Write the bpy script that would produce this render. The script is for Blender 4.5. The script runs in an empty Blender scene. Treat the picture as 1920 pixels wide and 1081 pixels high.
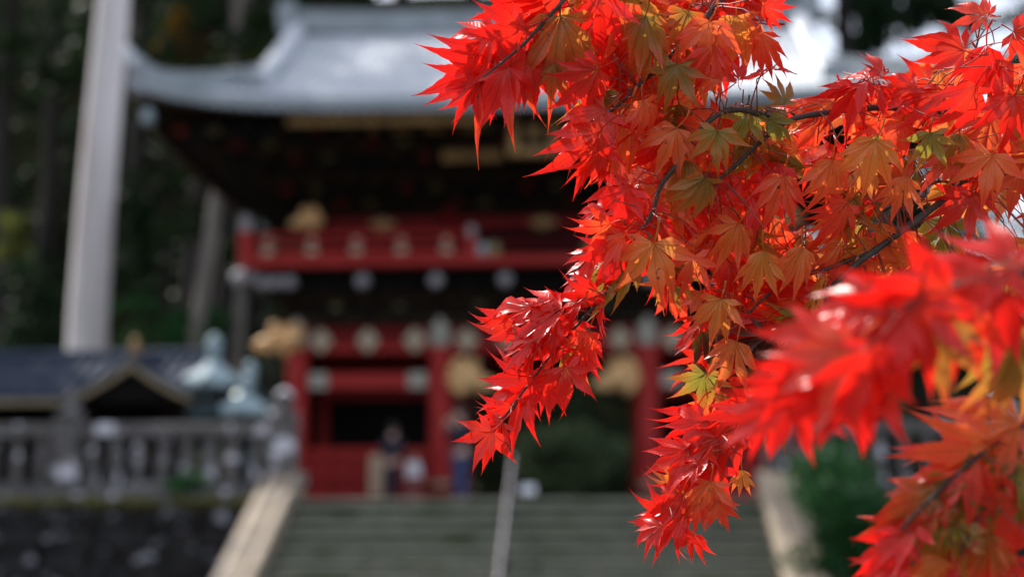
import bpy, math, random
from math import sin, cos, tan, pi, radians, sqrt, atan2, floor
from mathutils import Vector, Matrix, noise
random.seed(7)
scn = bpy.context.scene
col = scn.collection

# ------------------------------------------------------------------ camera
PITCH, YAW, FPX = radians(9.8), radians(3.28), 2667.0
CAM = Vector((1.08, 0.0, 1.6))
cam_d = bpy.data.cameras.new('camera')
cam = bpy.data.objects.new('camera', cam_d)
col.objects.link(cam)
cam.location = CAM
cam.rotation_euler = (pi/2 + PITCH, 0, YAW)
cam_d.lens, cam_d.sensor_width = 50.0, 36.0
cam_d.clip_start, cam_d.clip_end = 0.05, 2000
cam_d.dof.use_dof = True
cam_d.dof.focus_distance = 1.04
cam_d.dof.aperture_fstop = 3.7
scn.camera = cam
FWD = Vector((-sin(YAW)*cos(PITCH), cos(YAW)*cos(PITCH), sin(PITCH)))
RIGHT = Vector((cos(YAW), sin(YAW), 0))
UP = RIGHT.cross(FWD)

def ray(px, py):
    return FWD + RIGHT*((px-960)/FPX) + UP*((540.5-py)/FPX)
def at(px, py, Y):          # world point seen at a photograph pixel, on the plane y = Y
    d = ray(px, py)
    return CAM + d*((Y-CAM.y)/d.y)
def dep(px, py, s):         # world point seen at a photograph pixel, s metres deep
    return CAM + ray(px, py)*s

# ------------------------------------------------------------------ world, sun, exposure
SUN_EL, SUN_AZ = radians(48), radians(-52)          # azimuth from +Y towards +X
w = bpy.data.worlds.new('World'); scn.world = w; w.use_nodes = True
nt = w.node_tree; bg = nt.nodes['Background']
sky = nt.nodes.new('ShaderNodeTexSky'); sky.sky_type = 'NISHITA'
sky.sun_disc = False; sky.dust_density = 3.0; sky.ozone_density = 0.6; sky.sun_elevation = SUN_EL; sky.sun_rotation = SUN_AZ
hz = nt.nodes.new('ShaderNodeMix'); hz.data_type = 'RGBA'; hz.inputs[0].default_value = 0.42      # even white haze over the whole sky
nt.links.new(sky.outputs[0], hz.inputs[6]); hz.inputs[7].default_value = (7.6, 7.8, 8.3, 1)
nt.links.new(hz.outputs[2], bg.inputs[0]); bg.inputs[1].default_value = 0.15
sl = bpy.data.lights.new('sun', 'SUN'); sl.energy = 5.0; sl.angle = radians(0.5); sl.color = (1.0, 0.95, 0.87)
so = bpy.data.objects.new('sun', sl); col.objects.link(so)
SDIR = Vector((sin(SUN_AZ)*cos(SUN_EL), cos(SUN_AZ)*cos(SUN_EL), sin(SUN_EL)))
so.rotation_euler = (-SDIR).to_track_quat('-Z', 'Y').to_euler(); so.location = SDIR*80
vs = scn.view_settings
vs.view_transform = 'Standard'; vs.look = 'None'; vs.gamma = 1.0; vs.exposure = 0.52
scn.cycles.use_denoising = True
scn.cycles.max_bounces = 6
scn.cycles.transparent_max_bounces = 6

# ------------------------------------------------------------------ helpers
class MB:
    def __init__(s): s.v, s.f, s.uv = [], [], None
    def add(s, vs_, fs):
        n = len(s.v); s.v += [tuple(p) for p in vs_]; s.f += [tuple(i+n for i in f) for f in fs]; return s
    def box(s, cx, cy, cz, dx, dy, dz, top=None, rz=0):
        tx, ty = top if top else (1, 1)
        P = []
        for z, kx, ky in ((-1, 1, 1), (1, tx, ty)):
            for x, y in ((-1, -1), (1, -1), (1, 1), (-1, 1)):
                X, Y = x*dx/2*kx, y*dy/2*ky
                if rz: X, Y = X*cos(rz)-Y*sin(rz), X*sin(rz)+Y*cos(rz)
                P.append((cx+X, cy+Y, cz+z*dz/2))
        return s.add(P, [(3, 2, 1, 0), (4, 5, 6, 7), (0, 1, 5, 4), (1, 2, 6, 5), (2, 3, 7, 6), (3, 0, 4, 7)])
    def bbox(s, cx, cy, cz, dx, dy, dz, b=0.02):     # chamfered box
        P, F = [], []
        h = (dx/2, dy/2, dz/2); idx = {}
        for sx in (-1, 1):
            for sy in (-1, 1):
                for sz in (-1, 1):
                    for ax in range(3):
                        p = [sx*(h[0]-b), sy*(h[1]-b), sz*(h[2]-b)]
                        sg = (sx, sy, sz)
                        p[ax] = sg[ax]*h[ax]
                        idx[(sx, sy, sz, ax)] = len(P); P.append((cx+p[0], cy+p[1], cz+p[2]))
        def q(*k): F.append(tuple(idx[i] for i in k))
        for sg in (-1, 1):
            for ax in range(3):
                a2, a3 = (ax+1) % 3, (ax+2) % 3
                ring = []
                for u, v in ((-1, -1), (1, -1), (1, 1), (-1, 1)):
                    k = [0, 0, 0]; k[ax] = sg; k[a2] = u; k[a3] = v; ring.append((*k, ax))
                if sg < 0: ring.reverse()
                q(*ring)
        for ax in range(3):
            a2, a3 = (ax+1) % 3, (ax+2) % 3
            for u in (-1, 1):
                for v in (-1, 1):
                    k1 = [0, 0, 0]; k1[ax] = -1; k1[a2] = u; k1[a3] = v
                    k2 = list(k1); k2[ax] = 1
                    ring = [(*k1, a2), (*k2, a2), (*k2, a3), (*k1, a3)]
                    if u*v < 0: ring.reverse()
                    q(*ring)
        for sx in (-1, 1):
            for sy in (-1, 1):
                for sz in (-1, 1):
                    r = [(sx, sy, sz, 0), (sx, sy, sz, 1), (sx, sy, sz, 2)]
                    if sx*sy*sz < 0: r.reverse()
                    q(*r)
        return s.add(P, F)
    def lathe(s, prof, n=16, c=(0, 0, 0), sq=0.0, rot=0):   # prof [(r,z)], closed ends
        P, F = [], []
        for r, z in prof:
            for i in range(n):
                a = 2*pi*i/n + rot
                P.append((c[0]+r*cos(a), c[1]+r*sin(a), c[2]+z))
        m = len(prof)
        for j in range(m-1):
            for i in range(n):
                k = (i+1) % n
                F.append((j*n+i, j*n+k, (j+1)*n+k, (j+1)*n+i))
        F.append(tuple(range(n-1, -1, -1))); F.append(tuple((m-1)*n+i for i in range(n)))
        return s.add(P, F)
    def tube(s, pts, rad, n=8):
        pts = [Vector(p) for p in pts]; m = len(pts)
        if not hasattr(rad, '__len__'): rad = [rad]*m
        P, F = [], []
        ref = None
        for j in range(m):
            t = (pts[min(j+1, m-1)]-pts[max(j-1, 0)]).normalized()
            if ref is None:
                ref = t.orthogonal().normalized()
            else:
                ref = (ref - t*ref.dot(t)).normalized()
            b = t.cross(ref)
            for i in range(n):
                a = 2*pi*i/n
                P.append(pts[j] + (ref*cos(a)+b*sin(a))*rad[j])
        for j in range(m-1):
            for i in range(n):
                k = (i+1) % n
                F.append((j*n+i, j*n+k, (j+1)*n+k, (j+1)*n+i))
        F.append(tuple(range(n-1, -1, -1))); F.append(tuple((m-1)*n+i for i in range(n)))
        return s.add(P, F)
    def blob(s, c, r, n=10, m=7, jit=0.0, seed=0):
        rr = r if hasattr(r, '__len__') else (r, r, r)
        P, F = [], []
        P.append((c[0], c[1], c[2]-rr[2]))
        for j in range(1, m):
            ph = -pi/2 + pi*j/m
            for i in range(n):
                a = 2*pi*i/n
                d = Vector((cos(ph)*cos(a), cos(ph)*sin(a), sin(ph)))
                k = 1 + jit*noise.noise(d*1.7+Vector((seed*3.1, seed, 0)))
                P.append((c[0]+d.x*rr[0]*k, c[1]+d.y*rr[1]*k, c[2]+d.z*rr[2]*k))
        P.append((c[0], c[1], c[2]+rr[2])); L = len(P)-1
        for i in range(n): F.append((0, 1+(i+1) % n, 1+i))
        for j in range(m-2):
            for i in range(n):
                k = (i+1) % n
                F.append((1+j*n+i, 1+j*n+k, 1+(j+1)*n+k, 1+(j+1)*n+i))
        for i in range(n): F.append((1+(m-2)*n+i, 1+(m-2)*n+(i+1) % n, L))
        return s.add(P, F)
    def extrude(s, outline, y0, y1):     # outline in x,z (counter-clockwise seen from -y)
        n = len(outline)
        P = [(x, y0, z) for x, z in outline]+[(x, y1, z) for x, z in outline]
        F = [tuple(range(n)), tuple(range(2*n-1, n-1, -1))]
        for i in range(n):
            k = (i+1) % n
            F.append((i, i+n, k+n, k))
        return s.add(P, F)
    def mesh(s, name, m=None, smooth=False):
        me = bpy.data.meshes.new(name); me.from_pydata(s.v, [], s.f)
        if m: me.materials.append(m)
        if smooth: me.polygons.foreach_set('use_smooth', [True]*len(me.polygons))
        me.update(); return me
    def build(s, name, m, parent=None, smooth=False, loc=None):
        return inst(name, s.mesh(name, m, smooth), parent, loc)

def inst(name, me, parent=None, loc=None, rot=None, sc=None):
    o = bpy.data.objects.new(name, me); col.objects.link(o)
    if parent: o.parent = parent
    if loc is not None: o.location = loc
    if rot is not None: o.rotation_euler = rot
    if sc is not None: o.scale = sc if hasattr(sc, '__len__') else (sc,)*3
    return o
def tag(o, label=None, cat=None, group=None, kind=None):
    if label: o['label'] = label
    if cat: o['category'] = cat
    if group: o['group'] = group
    if kind: o['kind'] = kind
    return o
def empty(name, loc=(0, 0, 0), label=None, cat=None, group=None, rz=0):
    o = bpy.data.objects.new(name, None); col.objects.link(o); o.location = loc; o.rotation_euler = (0, 0, rz)
    o.empty_display_size = 0.2
    return tag(o, label, cat, group)
def smoothmod(o, lv=1):
    m = o.modifiers.new('s', 'SUBSURF'); m.levels = m.render_levels = lv; return o

# ------------------------------------------------------------------ materials
def mat(name, c1, c2=None, rough=0.7, scale=3.0, metal=0.0, bump=0.15, detail=6.0, bscale=None, spec=0.5, spots=None, thr=(0.56, 0.66), sscale=2.0, stretch=None):
    m = bpy.data.materials.new(name); m.use_nodes = True
    n, l = m.node_tree.nodes, m.node_tree.links
    b = n['Principled BSDF']; b.inputs['Roughness'].default_value = rough; b.inputs['Metallic'].default_value = metal
    b.inputs['Specular IOR Level'].default_value = spec
    tc = n.new('ShaderNodeTexCoord'); src = tc.outputs['Object']
    oi = n.new('ShaderNodeObjectInfo')
    mp = n.new('ShaderNodeMapping'); l.new(src, mp.inputs[0])
    if stretch: mp.inputs['Scale'].default_value = stretch
    off = n.new('ShaderNodeVectorMath'); off.operation = 'SCALE'; off.inputs[0].default_value = (37, 19, 53)
    l.new(oi.outputs['Random'], off.inputs['Scale']); l.new(off.outputs[0], mp.inputs['Location'])
    nz = n.new('ShaderNodeTexNoise'); nz.inputs['Scale'].default_value = scale; nz.inputs['Detail'].default_value = detail
    nz.inputs['Roughness'].default_value = 0.65
    l.new(mp.outputs[0], nz.inputs[0])
    rp = n.new('ShaderNodeValToRGB'); rp.color_ramp.elements[0].position = 0.3; rp.color_ramp.elements[1].position = 0.7
    rp.color_ramp.elements[0].color = (*c1, 1); rp.color_ramp.elements[1].color = (*(c2 or c1), 1)
    l.new(nz.outputs[0], rp.inputs[0]); out = rp.outputs[0]
    if spots:
        n2 = n.new('ShaderNodeTexNoise'); n2.inputs['Scale'].default_value = sscale; n2.inputs['Detail'].default_value = 4
        l.new(mp.outputs[0], n2.inputs[0])
        r2 = n.new('ShaderNodeValToRGB'); r2.color_ramp.elements[0].position = thr[0]; r2.color_ramp.elements[1].position = thr[1]
        l.new(n2.outputs[0], r2.inputs[0])
        mx = n.new('ShaderNodeMix'); mx.data_type = 'RGBA'
        l.new(r2.outputs[0], mx.inputs[0]); l.new(out, mx.inputs[6]); mx.inputs[7].default_value = (*spots, 1)
        out = mx.outputs[2]
    l.new(out, b.inputs['Base Color'])
    if bump:
        nb = n.new('ShaderNodeTexNoise'); nb.inputs['Scale'].default_value = bscale or scale*4; nb.inputs['Detail'].default_value = 5
        l.new(mp.outputs[0], nb.inputs[0])
        bp = n.new('ShaderNodeBump'); bp.inputs['Strength'].default_value = bump; bp.inputs['Distance'].default_value = 0.05
        l.new(nb.outputs[0], bp.inputs['Height']); l.new(bp.outputs[0], b.inputs['Normal'])
    return m

def leafmat(name, cols, rough=0.6, trans=0.35):      # many-leaf crowns: colour by place in space, some light passes
    m = bpy.data.materials.new(name); m.use_nodes = True
    n, l = m.node_tree.nodes, m.node_tree.links
    b = n['Principled BSDF']; out = n['Material Output']; b.inputs['Roughness'].default_value = rough
    b.inputs['Specular IOR Level'].default_value = 0.1
    g = n.new('ShaderNodeNewGeometry')
    rp = n.new('ShaderNodeValToRGB')
    e = rp.color_ramp.elements
    while len(e) < len(cols): e.new(0.5)
    for i, c in enumerate(cols):
        e[i].position = i/(len(cols)-1) if len(cols) > 1 else 0; e[i].color = (*c, 1)
    l.new(g.outputs['Random Per Island'], rp.inputs[0])
    tr = n.new('ShaderNodeBsdfTranslucent'); mx = n.new('ShaderNodeMixShader'); mx.inputs[0].default_value = trans
    l.new(rp.outputs[0], b.inputs['Base Color']); l.new(rp.outputs[0], tr.inputs[0])
    l.new(b.outputs[0], mx.inputs[1]); l.new(tr.outputs[0], mx.inputs[2]); l.new(mx.outputs[0], out.inputs[0])
    return m

M = dict(
    ground=mat('ground', (0.05, 0.045, 0.04), (0.10, 0.09, 0.075), 0.9, 1.2, bump=0.4),
    court=mat('court', (0.055, 0.055, 0.052), (0.11, 0.108, 0.10), 0.9, 2.0, bump=0.4),
    hill=mat('hill', (0.006, 0.010, 0.005), (0.018, 0.016, 0.008), 0.95, 0.25, bump=0.3, spec=0.0),
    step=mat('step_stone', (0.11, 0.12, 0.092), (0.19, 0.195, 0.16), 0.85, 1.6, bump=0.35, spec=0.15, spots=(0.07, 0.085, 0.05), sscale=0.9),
    riser=mat('riser_stone', (0.040, 0.046, 0.034), (0.085, 0.09, 0.07), 0.9, 1.6, bump=0.35, spec=0.1, spots=(0.04, 0.055, 0.025), sscale=0.9),  # darker than the treads: moss, plus shade under the nosings painted in
    cheek=mat('cheek_stone', (0.21, 0.165, 0.118), (0.33, 0.265, 0.20), 0.75, 2.5, bump=0.25, spots=(0.16, 0.135, 0.11), sscale=1.6),
    stone=mat('grey_stone', (0.065, 0.062, 0.060), (0.15, 0.14, 0.138), 0.85, 3.0, bump=0.35, spec=0.15, spots=(0.55, 0.54, 0.60), thr=(0.56, 0.62), sscale=2.6),  # random off-white blotches over the grey
    wallstone=mat('wall_stone', (0.012, 0.012, 0.013), (0.036, 0.034, 0.034), 0.9, 2.2, bump=0.5, spec=0.1, spots=(0.26, 0.26, 0.29), thr=(0.60, 0.68), sscale=2.0),
    mortar=mat('wall_core', (0.012, 0.011, 0.01), (0.025, 0.022, 0.018), 0.95, 3.0),
    moss=mat('moss', (0.06, 0.065, 0.012), (0.17, 0.15, 0.025), 0.95, 3.5, bump=0.6),
    red=mat('red_lacquer', (0.28, 0.018, 0.017), (0.38, 0.030, 0.028), 0.6, 1.5, bump=0.04, spec=0.15),
    dred=mat('dark_red_lacquer', (0.10, 0.006, 0.007), (0.16, 0.010, 0.010), 0.6, 1.5, bump=0.05, spec=0.08),
    black=mat('black_and_shade', (0.006, 0.005, 0.005), (0.012, 0.010, 0.009), 0.6, 2.0, bump=0.05, spec=0.04),  # gate interior and under-eave shade put into this black; also the plaque's own black
    brown=mat('dark_wood', (0.012, 0.008, 0.006), (0.028, 0.018, 0.011), 0.7, 2.0, bump=0.1, spec=0.04),
    gold=mat('gilt_wood', (0.60, 0.33, 0.13), (0.82, 0.54, 0.27), 0.55, 6.0, metal=0.1, bump=0.5, bscale=14),
    dgold=mat('old_gilt', (0.16, 0.085, 0.025), (0.30, 0.17, 0.06), 0.5, 5.0, metal=0.3, bump=0.3),
    goldgreen=mat('painted_carving', (0.10, 0.10, 0.04), (0.30, 0.27, 0.13), 0.6, 6.0, bump=0.4, spots=(0.10, 0.16, 0.11)),
    fitting=mat('metal_fitting', (0.21, 0.18, 0.12), (0.36, 0.31, 0.22), 0.4, 7.0, metal=0.3, bump=0.2),
    greyband=mat('painted_band', (0.22, 0.22, 0.19), (0.38, 0.36, 0.30), 0.55, 7.0, bump=0.1),
    eavered=mat('shaded_red', (0.05, 0.008, 0.006), (0.09, 0.014, 0.010), 0.7, 2.0, bump=0.05, spec=0.05),  # red with the shade under the eave put into the colour
    eavegold=mat('shaded_gilt', (0.035, 0.028, 0.012), (0.07, 0.055, 0.024), 0.7, 2.0, bump=0.05, spec=0.05),  # gilt darkened by under-eave shade put into the colour
    fasciagilt=mat('fascia_gilt', (0.09, 0.05, 0.018), (0.28, 0.165, 0.06), 0.6, 2.5, bump=0.3, spec=0.2),
    pale=mat('pale_paint', (0.20, 0.19, 0.21), (0.34, 0.32, 0.34), 0.6, 4.0, bump=0.1),
    copper=mat('copper_roof', (0.42, 0.45, 0.50), (0.54, 0.57, 0.62), 0.55, 0.9, metal=0.25, bump=0.12, spots=(0.38, 0.42, 0.44), sscale=0.7),
    copperdark=mat('copper_ridge', (0.17, 0.20, 0.22), (0.27, 0.30, 0.33), 0.45, 1.5, metal=0.25, bump=0.1),
    tile=mat('blue_grey_tile', (0.020, 0.028, 0.050), (0.050, 0.064, 0.10), 0.75, 2.0, bump=0.15, spec=0.15),
    barge=mat('weathered_board', (0.16, 0.125, 0.07), (0.27, 0.21, 0.12), 0.7, 3.0, bump=0.2),
    bronze=mat('bronze', (0.012, 0.028, 0.034), (0.035, 0.06, 0.068), 0.4, 4.0, metal=0.5, bump=0.2),
    verdigris=mat('verdigris', (0.20, 0.28, 0.31), (0.36, 0.44, 0.48), 0.7, 4.0, metal=0.0, spec=0.3, bump=0.2),
    steel=mat('brushed_steel', (0.09, 0.085, 0.10), (0.15, 0.14, 0.16), 0.5, 6.0, metal=0.6, bump=0.05),
    iron=mat('dark_iron', (0.02, 0.02, 0.025), (0.04, 0.04, 0.045), 0.5, 6.0, bump=0.05),
    cedar=mat('cedar_bark', (0.52, 0.48, 0.48), (0.70, 0.67, 0.68), 0.9, 1.2, bump=0.3, bscale=3.0, stretch=(3, 3, 0.35), spots=(0.52, 0.42, 0.40), sscale=0.5),
    cedardark=mat('dark_bark', (0.020, 0.017, 0.016), (0.05, 0.044, 0.042), 0.95, 1.5, bump=0.5, spec=0.1, stretch=(3, 3, 0.4)),
    bark=mat('grey_bark', (0.14, 0.12, 0.105), (0.24, 0.21, 0.19), 0.9, 2.0, bump=0.4, stretch=(3, 3, 0.5)),
    twig=mat('maple_bark', (0.018, 0.013, 0.011), (0.055, 0.042, 0.035), 0.6, 60.0, bump=0.2, bscale=200),
    petiole=mat('maple_petiole', (0.16, 0.02, 0.015), (0.30, 0.05, 0.03), 0.5, 40.0, bump=0),
    skin=mat('skin', (0.50, 0.30, 0.23), (0.58, 0.36, 0.28), 0.6, 6.0, bump=0),
    hair=mat('hair', (0.012, 0.009, 0.008), (0.03, 0.022, 0.018), 0.5, 30.0, bump=0.2),
    navy=mat('navy_cloth', (0.010, 0.012, 0.026), (0.022, 0.024, 0.045), 0.9, 8.0),
    jeans=mat('blue_denim', (0.025, 0.045, 0.12), (0.045, 0.075, 0.18), 0.9, 10.0),
    coat=mat('charcoal_cloth', (0.018, 0.016, 0.028), (0.035, 0.030, 0.048), 0.9, 8.0),
    white=mat('white_cloth', (0.62, 0.62, 0.68), (0.75, 0.74, 0.78), 0.85, 8.0),
    maroon=mat('maroon_cloth', (0.12, 0.03, 0.03), (0.17, 0.045, 0.045), 0.9, 8.0),
    shoe=mat('shoe_leather', (0.015, 0.012, 0.011), (0.03, 0.025, 0.02), 0.5, 8.0),
    board=mat('beige_board', (0.42, 0.30, 0.20), (0.55, 0.41, 0.29), 0.7, 4.0, bump=0.1),
    signwhite=mat('white_board', (0.62, 0.64, 0.70), (0.74, 0.75, 0.79), 0.6, 5.0, bump=0.05),
)
LM = dict(
    cedarleaf=leafmat('cedar_needles', [(0.010, 0.022, 0.010), (0.022, 0.045, 0.016), (0.035, 0.06, 0.02)], trans=0.15),
    deep=leafmat('deep_green_leaves', [(0.007, 0.018, 0.009), (0.014, 0.034, 0.014), (0.026, 0.05, 0.018)], trans=0.25),
    mid=leafmat('mid_green_leaves', [(0.09, 0.14, 0.065), (0.14, 0.20, 0.10), (0.20, 0.26, 0.14)]),
    olive=leafmat('olive_leaves', [(0.06, 0.08, 0.015), (0.12, 0.14, 0.03), (0.18, 0.17, 0.04)]),
    yellow=leafmat('yellow_leaves', [(0.20, 0.12, 0.02), (0.34, 0.19, 0.03), (0.42, 0.20, 0.03)], trans=0.45),
    orange=leafmat('rust_leaves', [(0.16, 0.07, 0.015), (0.30, 0.11, 0.02), (0.36, 0.17, 0.03)], trans=0.45),
    shrub=leafmat('shrub_leaves', [(0.012, 0.05, 0.016), (0.022, 0.085, 0.026), (0.04, 0.12, 0.036)], trans=0.3),
)

# ------------------------------------------------------------------ setting: ground, terrace, hill
G = 2.16                                  # terrace level
o = MB().add([(-400, -200, 0), (400, -200, 0), (400, 500, 0), (-400, 500, 0)], [(0, 1, 2, 3)]).build('ground', M['ground']); tag(o, kind='structure')
mb = MB(); mb.box(-17.3, 38, G/2, 25.2, 30, G); mb.box(0, 38.7, G/2, 9.4, 28.6, G); mb.box(17.3, 38, G/2, 25.2, 30, G)
tag(mb.build('terrace', M['court']), kind='structure')

def hill_z(x, y):
    d = max(0.0, y-47)
    side = 1.15-0.21*min(1, max(0, (x+24)/7))-0.60*min(1, max(0, (x+4)/12))
    h = side*d*(1-0.0045*d)
    h += 1.6*noise.noise(Vector((x*0.08, y*0.08, 3)))*min(1, d/6)
    return 1.2 + max(h, -0.5) + (0.9 if d > 0 else 0)*min(1, d/3)
NX, NY = 70, 36
mb = MB(); P = []
for j in range(NY+1):
    for i in range(NX+1):
        x = -75+150*i/NX; y = 45+75*j/NY
        P.append((x, y, hill_z(x, y)))
mb.add(P, [(j*(NX+1)+i, j*(NX+1)+i+1, (j+1)*(NX+1)+i+1, (j+1)*(NX+1)+i) for j in range(NY) for i in range(NX)])
tag(mb.build('hill', M['hill'], smooth=True), kind='structure')

# ------------------------------------------------------------------ stone stairs
SX, SY0, RISE, RUN, NST = 3.98, 23.0, 0.196, 0.375, 11
ST = empty('stone_stairs', (0, SY0-NST*RUN/2, 0), 'wide worn grey stone stairway with pale sloping side copings climbing to the temple gate', 'stairs')
inv = Matrix.Translation((-ST.location.x, -ST.location.y, -ST.location.z))
def off(mb, root):
    L = root.location; mb.v = [(x-L.x, y-L.y, z-L.z) for x, y, z in mb.v]; return mb
for k in range(NST):
    z1 = G - k*RISE; y1 = SY0 - k*RUN
    xs = [-3.72]
    while xs[-1] < 3.0: xs.append(xs[-1]+random.uniform(1.3, 2.1))
    xs[-1] = 3.72
    for a, b in zip(xs, xs[1:]):
        dz = random.uniform(-0.006, 0.006)
        jy = random.uniform(-.010, .010)
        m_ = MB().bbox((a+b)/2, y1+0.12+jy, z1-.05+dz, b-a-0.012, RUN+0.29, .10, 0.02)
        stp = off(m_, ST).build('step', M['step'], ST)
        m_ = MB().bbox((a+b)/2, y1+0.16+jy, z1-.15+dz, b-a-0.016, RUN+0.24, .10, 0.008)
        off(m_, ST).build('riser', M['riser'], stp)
    # solid core behind the slabs
mb = MB()
sl_ = RISE/RUN
mb.add([(-3.7, SY0+0.5, 0), (3.7, SY0+0.5, 0), (3.7, SY0-NST*RUN, 0), (-3.7, SY0-NST*RUN, 0),
        (-3.7, SY0+0.5, G-0.3), (3.7, SY0+0.5, G-0.3), (3.7, SY0-NST*RUN, 0.01), (-3.7, SY0-NST*RUN, 0.01), (-3.7, SY0-0.1, G-0.3), (3.7, SY0-0.1, G-0.3)],
       [(4, 8, 9, 5), (8, 7, 6, 9), (0, 1, 2, 3)])
off(mb, ST).build('stair_core', M['mortar'], ST)
for sx in (-1, 1):
    # sloping coping: a base wall with three long raised bands
    X = sx*4.02
    y_top, y_bot = SY0+0.25, SY0-NST*RUN-0.2
    z_top = G+0.36; z_bot = z_top-(y_top-y_bot)*sl_
    mb = MB()
    mb.add([(X-.30, y_top+.3, 0), (X+.30, y_top+.3, 0), (X+.30, y_bot, 0), (X-.30, y_bot, 0),
            (X-.30, y_top+.3, z_top-.05), (X+.30, y_top+.3, z_top-.05), (X+.30, y_top, z_top-.05), (X-.30, y_top, z_top-.05),
            (X+.30, y_bot, z_bot-.05), (X-.30, y_bot, z_bot-.05)],
           [(0, 1, 5, 4), (4, 5, 6, 7), (7, 6, 8, 9), (9, 8, 2, 3), (1, 2, 8, 6, 5), (0, 4, 7, 9, 3)])
    side = off(mb, ST).build('side_wall', M['cheek'], ST)
    for q, (dx, wd, hh) in enumerate(((-0.2, 0.19, 0.0), (0.0, 0.17, 0.035), (0.2, 0.19, 0.0))):
        nseg = 4
        for k in range(nseg):
            t0, t1 = k/nseg, (k+1)/nseg
            ya, yb = y_top+(y_bot-y_top)*t0-0.004, y_top+(y_bot-y_top)*t1+0.004
            za, zb = z_top+(z_bot-z_top)*t0, z_top+(z_bot-z_top)*t1
            w2 = wd/2; b = 0.03; m_ = MB(); P = []
            for (yy, zz) in ((ya, za), (yb, zb)):
                P += [(X+dx-w2, yy, zz-.06), (X+dx-w2, yy, zz+hh+.05), (X+dx-w2+b, yy, zz+hh+.08), (X+dx+w2-b, yy, zz+hh+.08), (X+dx+w2, yy, zz+hh+.05), (X+dx+w2, yy, zz-.06)]
            m_.add(P, [tuple(range(6)), tuple(range(11, 5, -1))]+[(i, i+6, (i+1) % 6+6, (i+1) % 6) for i in range(6)])
            off(m_, ST).build('coping', M['cheek'], side)
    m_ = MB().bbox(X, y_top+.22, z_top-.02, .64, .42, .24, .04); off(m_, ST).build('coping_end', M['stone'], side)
# lower kerb outside the right coping
mb = MB(); X = 4.62
for k in range(3):
    y1 = 20.9-k*0.95; z1 = G+0.36-(23.25-y1)*sl_-0.25
    m_ = MB().add([(X-.2, y1, 0), (X+.2, y1, 0), (X+.2, y1-.93, 0), (X-.2, y1-.93, 0), (X-.2, y1, z1), (X+.2, y1, z1), (X+.2, y1-.93, max(.03, z1-.93*sl_)), (X-.2, y1-.93, max(.03, z1-.93*sl_))],
                  [(0, 1, 5, 4), (4, 5, 6, 7), (7, 6, 2, 3), (1, 2, 6, 5), (0, 4, 7, 3)])
    off(m_, ST).build('kerb_stone', M['cheek'], ST)

# handrail in the middle
HR = empty('handrail', (-0.24, 21.2, 0), 'slim steel handrail on dark posts down the middle of the stone stairs', 'handrail')
def stair_z(y): return G-(SY0-y)*sl_ if y < SY0 else G
pts = [(-.24, 23.42, G+.62), (-.24, 23.2, G+.60)]+[(-.24, 23.0-k*0.5, stair_z(23.0-k*0.5)+.52) for k in range(0, 9)]
off(MB().tube(pts, 0.032, 10), HR).build('rail', M['steel'], HR, True)
for y in (23.42, 22.2, 20.9, 19.6):
    zz = stair_z(y)
    off(MB().tube([(-.24, y, zz-.1), (-.24, y, zz+(.74 if y > 23 else .52))], 0.042, 10), HR).build('post', M['iron'], HR, True)

# ------------------------------------------------------------------ retaining walls
stone_meshes = []
for k in range(8):
    mb = MB().bbox(0, 0, 0, 1, 1, 1, 0.13)
    mb.v = [(x+.16*noise.noise(Vector((x*2, y*2, z*2+k*5))), y+.10*noise.noise(Vector((x*2+9, y*2, z*2+k*5))), z+.16*noise.noise(Vector((x*2, y*2+7, z*2+k*5)))) for x, y, z in mb.v]
    stone_meshes.append(mb.mesh('stone', M['wallstone']))
for sx in (-1, 1):
    x0, x1 = (-14.5, -4.36) if sx < 0 else (4.9, 14.0)
    RW = empty('retaining_wall', ((x0+x1)/2, 22.9, 0), 'dark lichened stone retaining wall with a mossy ledge beside the '+('small tiled hall' if sx < 0 else 'round green shrub'), 'wall')
    off(MB().box((x0+x1)/2, 23.12, 1.04, x1-x0, 0.36, 2.08), RW).build('wall_core', M['mortar'], RW)
    z = 0.0
    for r in range(5):
        h = (0.46, 0.45, 0.42, 0.40, 0.36)[r]
        x = x0
        while x < x1-0.15:
            wd = min(random.uniform(0.42, 0.95), x1-x)
            if x1-x-wd < 0.25: wd = x1-x
            c = inst('stone', stone_meshes[random.randrange(8)], RW, (x+wd/2-RW.location.x, 22.84+random.uniform(-.06, .04)-RW.location.y+r*0.012, z+h/2), (random.uniform(-.06, .06), random.uniform(-.05, .05), random.uniform(-.05, .05)), (wd*1.02, random.uniform(.34, .46), h*1.04))
            x += wd
        z += h
    mb = MB(); n = 60
    for i in range(n):
        xa = x0+(x1-x0)*i/n; xb = x0+(x1-x0)*(i+1)/n
        mb.bbox((xa+xb)/2, 22.86+random.uniform(-.03, .03), 2.11+random.uniform(-.02, .02), (xb-xa)*1.25, 0.5, 0.13+random.uniform(0, .05), 0.05)
    mo = off(mb, RW).build('moss_cushion', M['moss'], RW, True); mo['kind'] = 'stuff'

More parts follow.
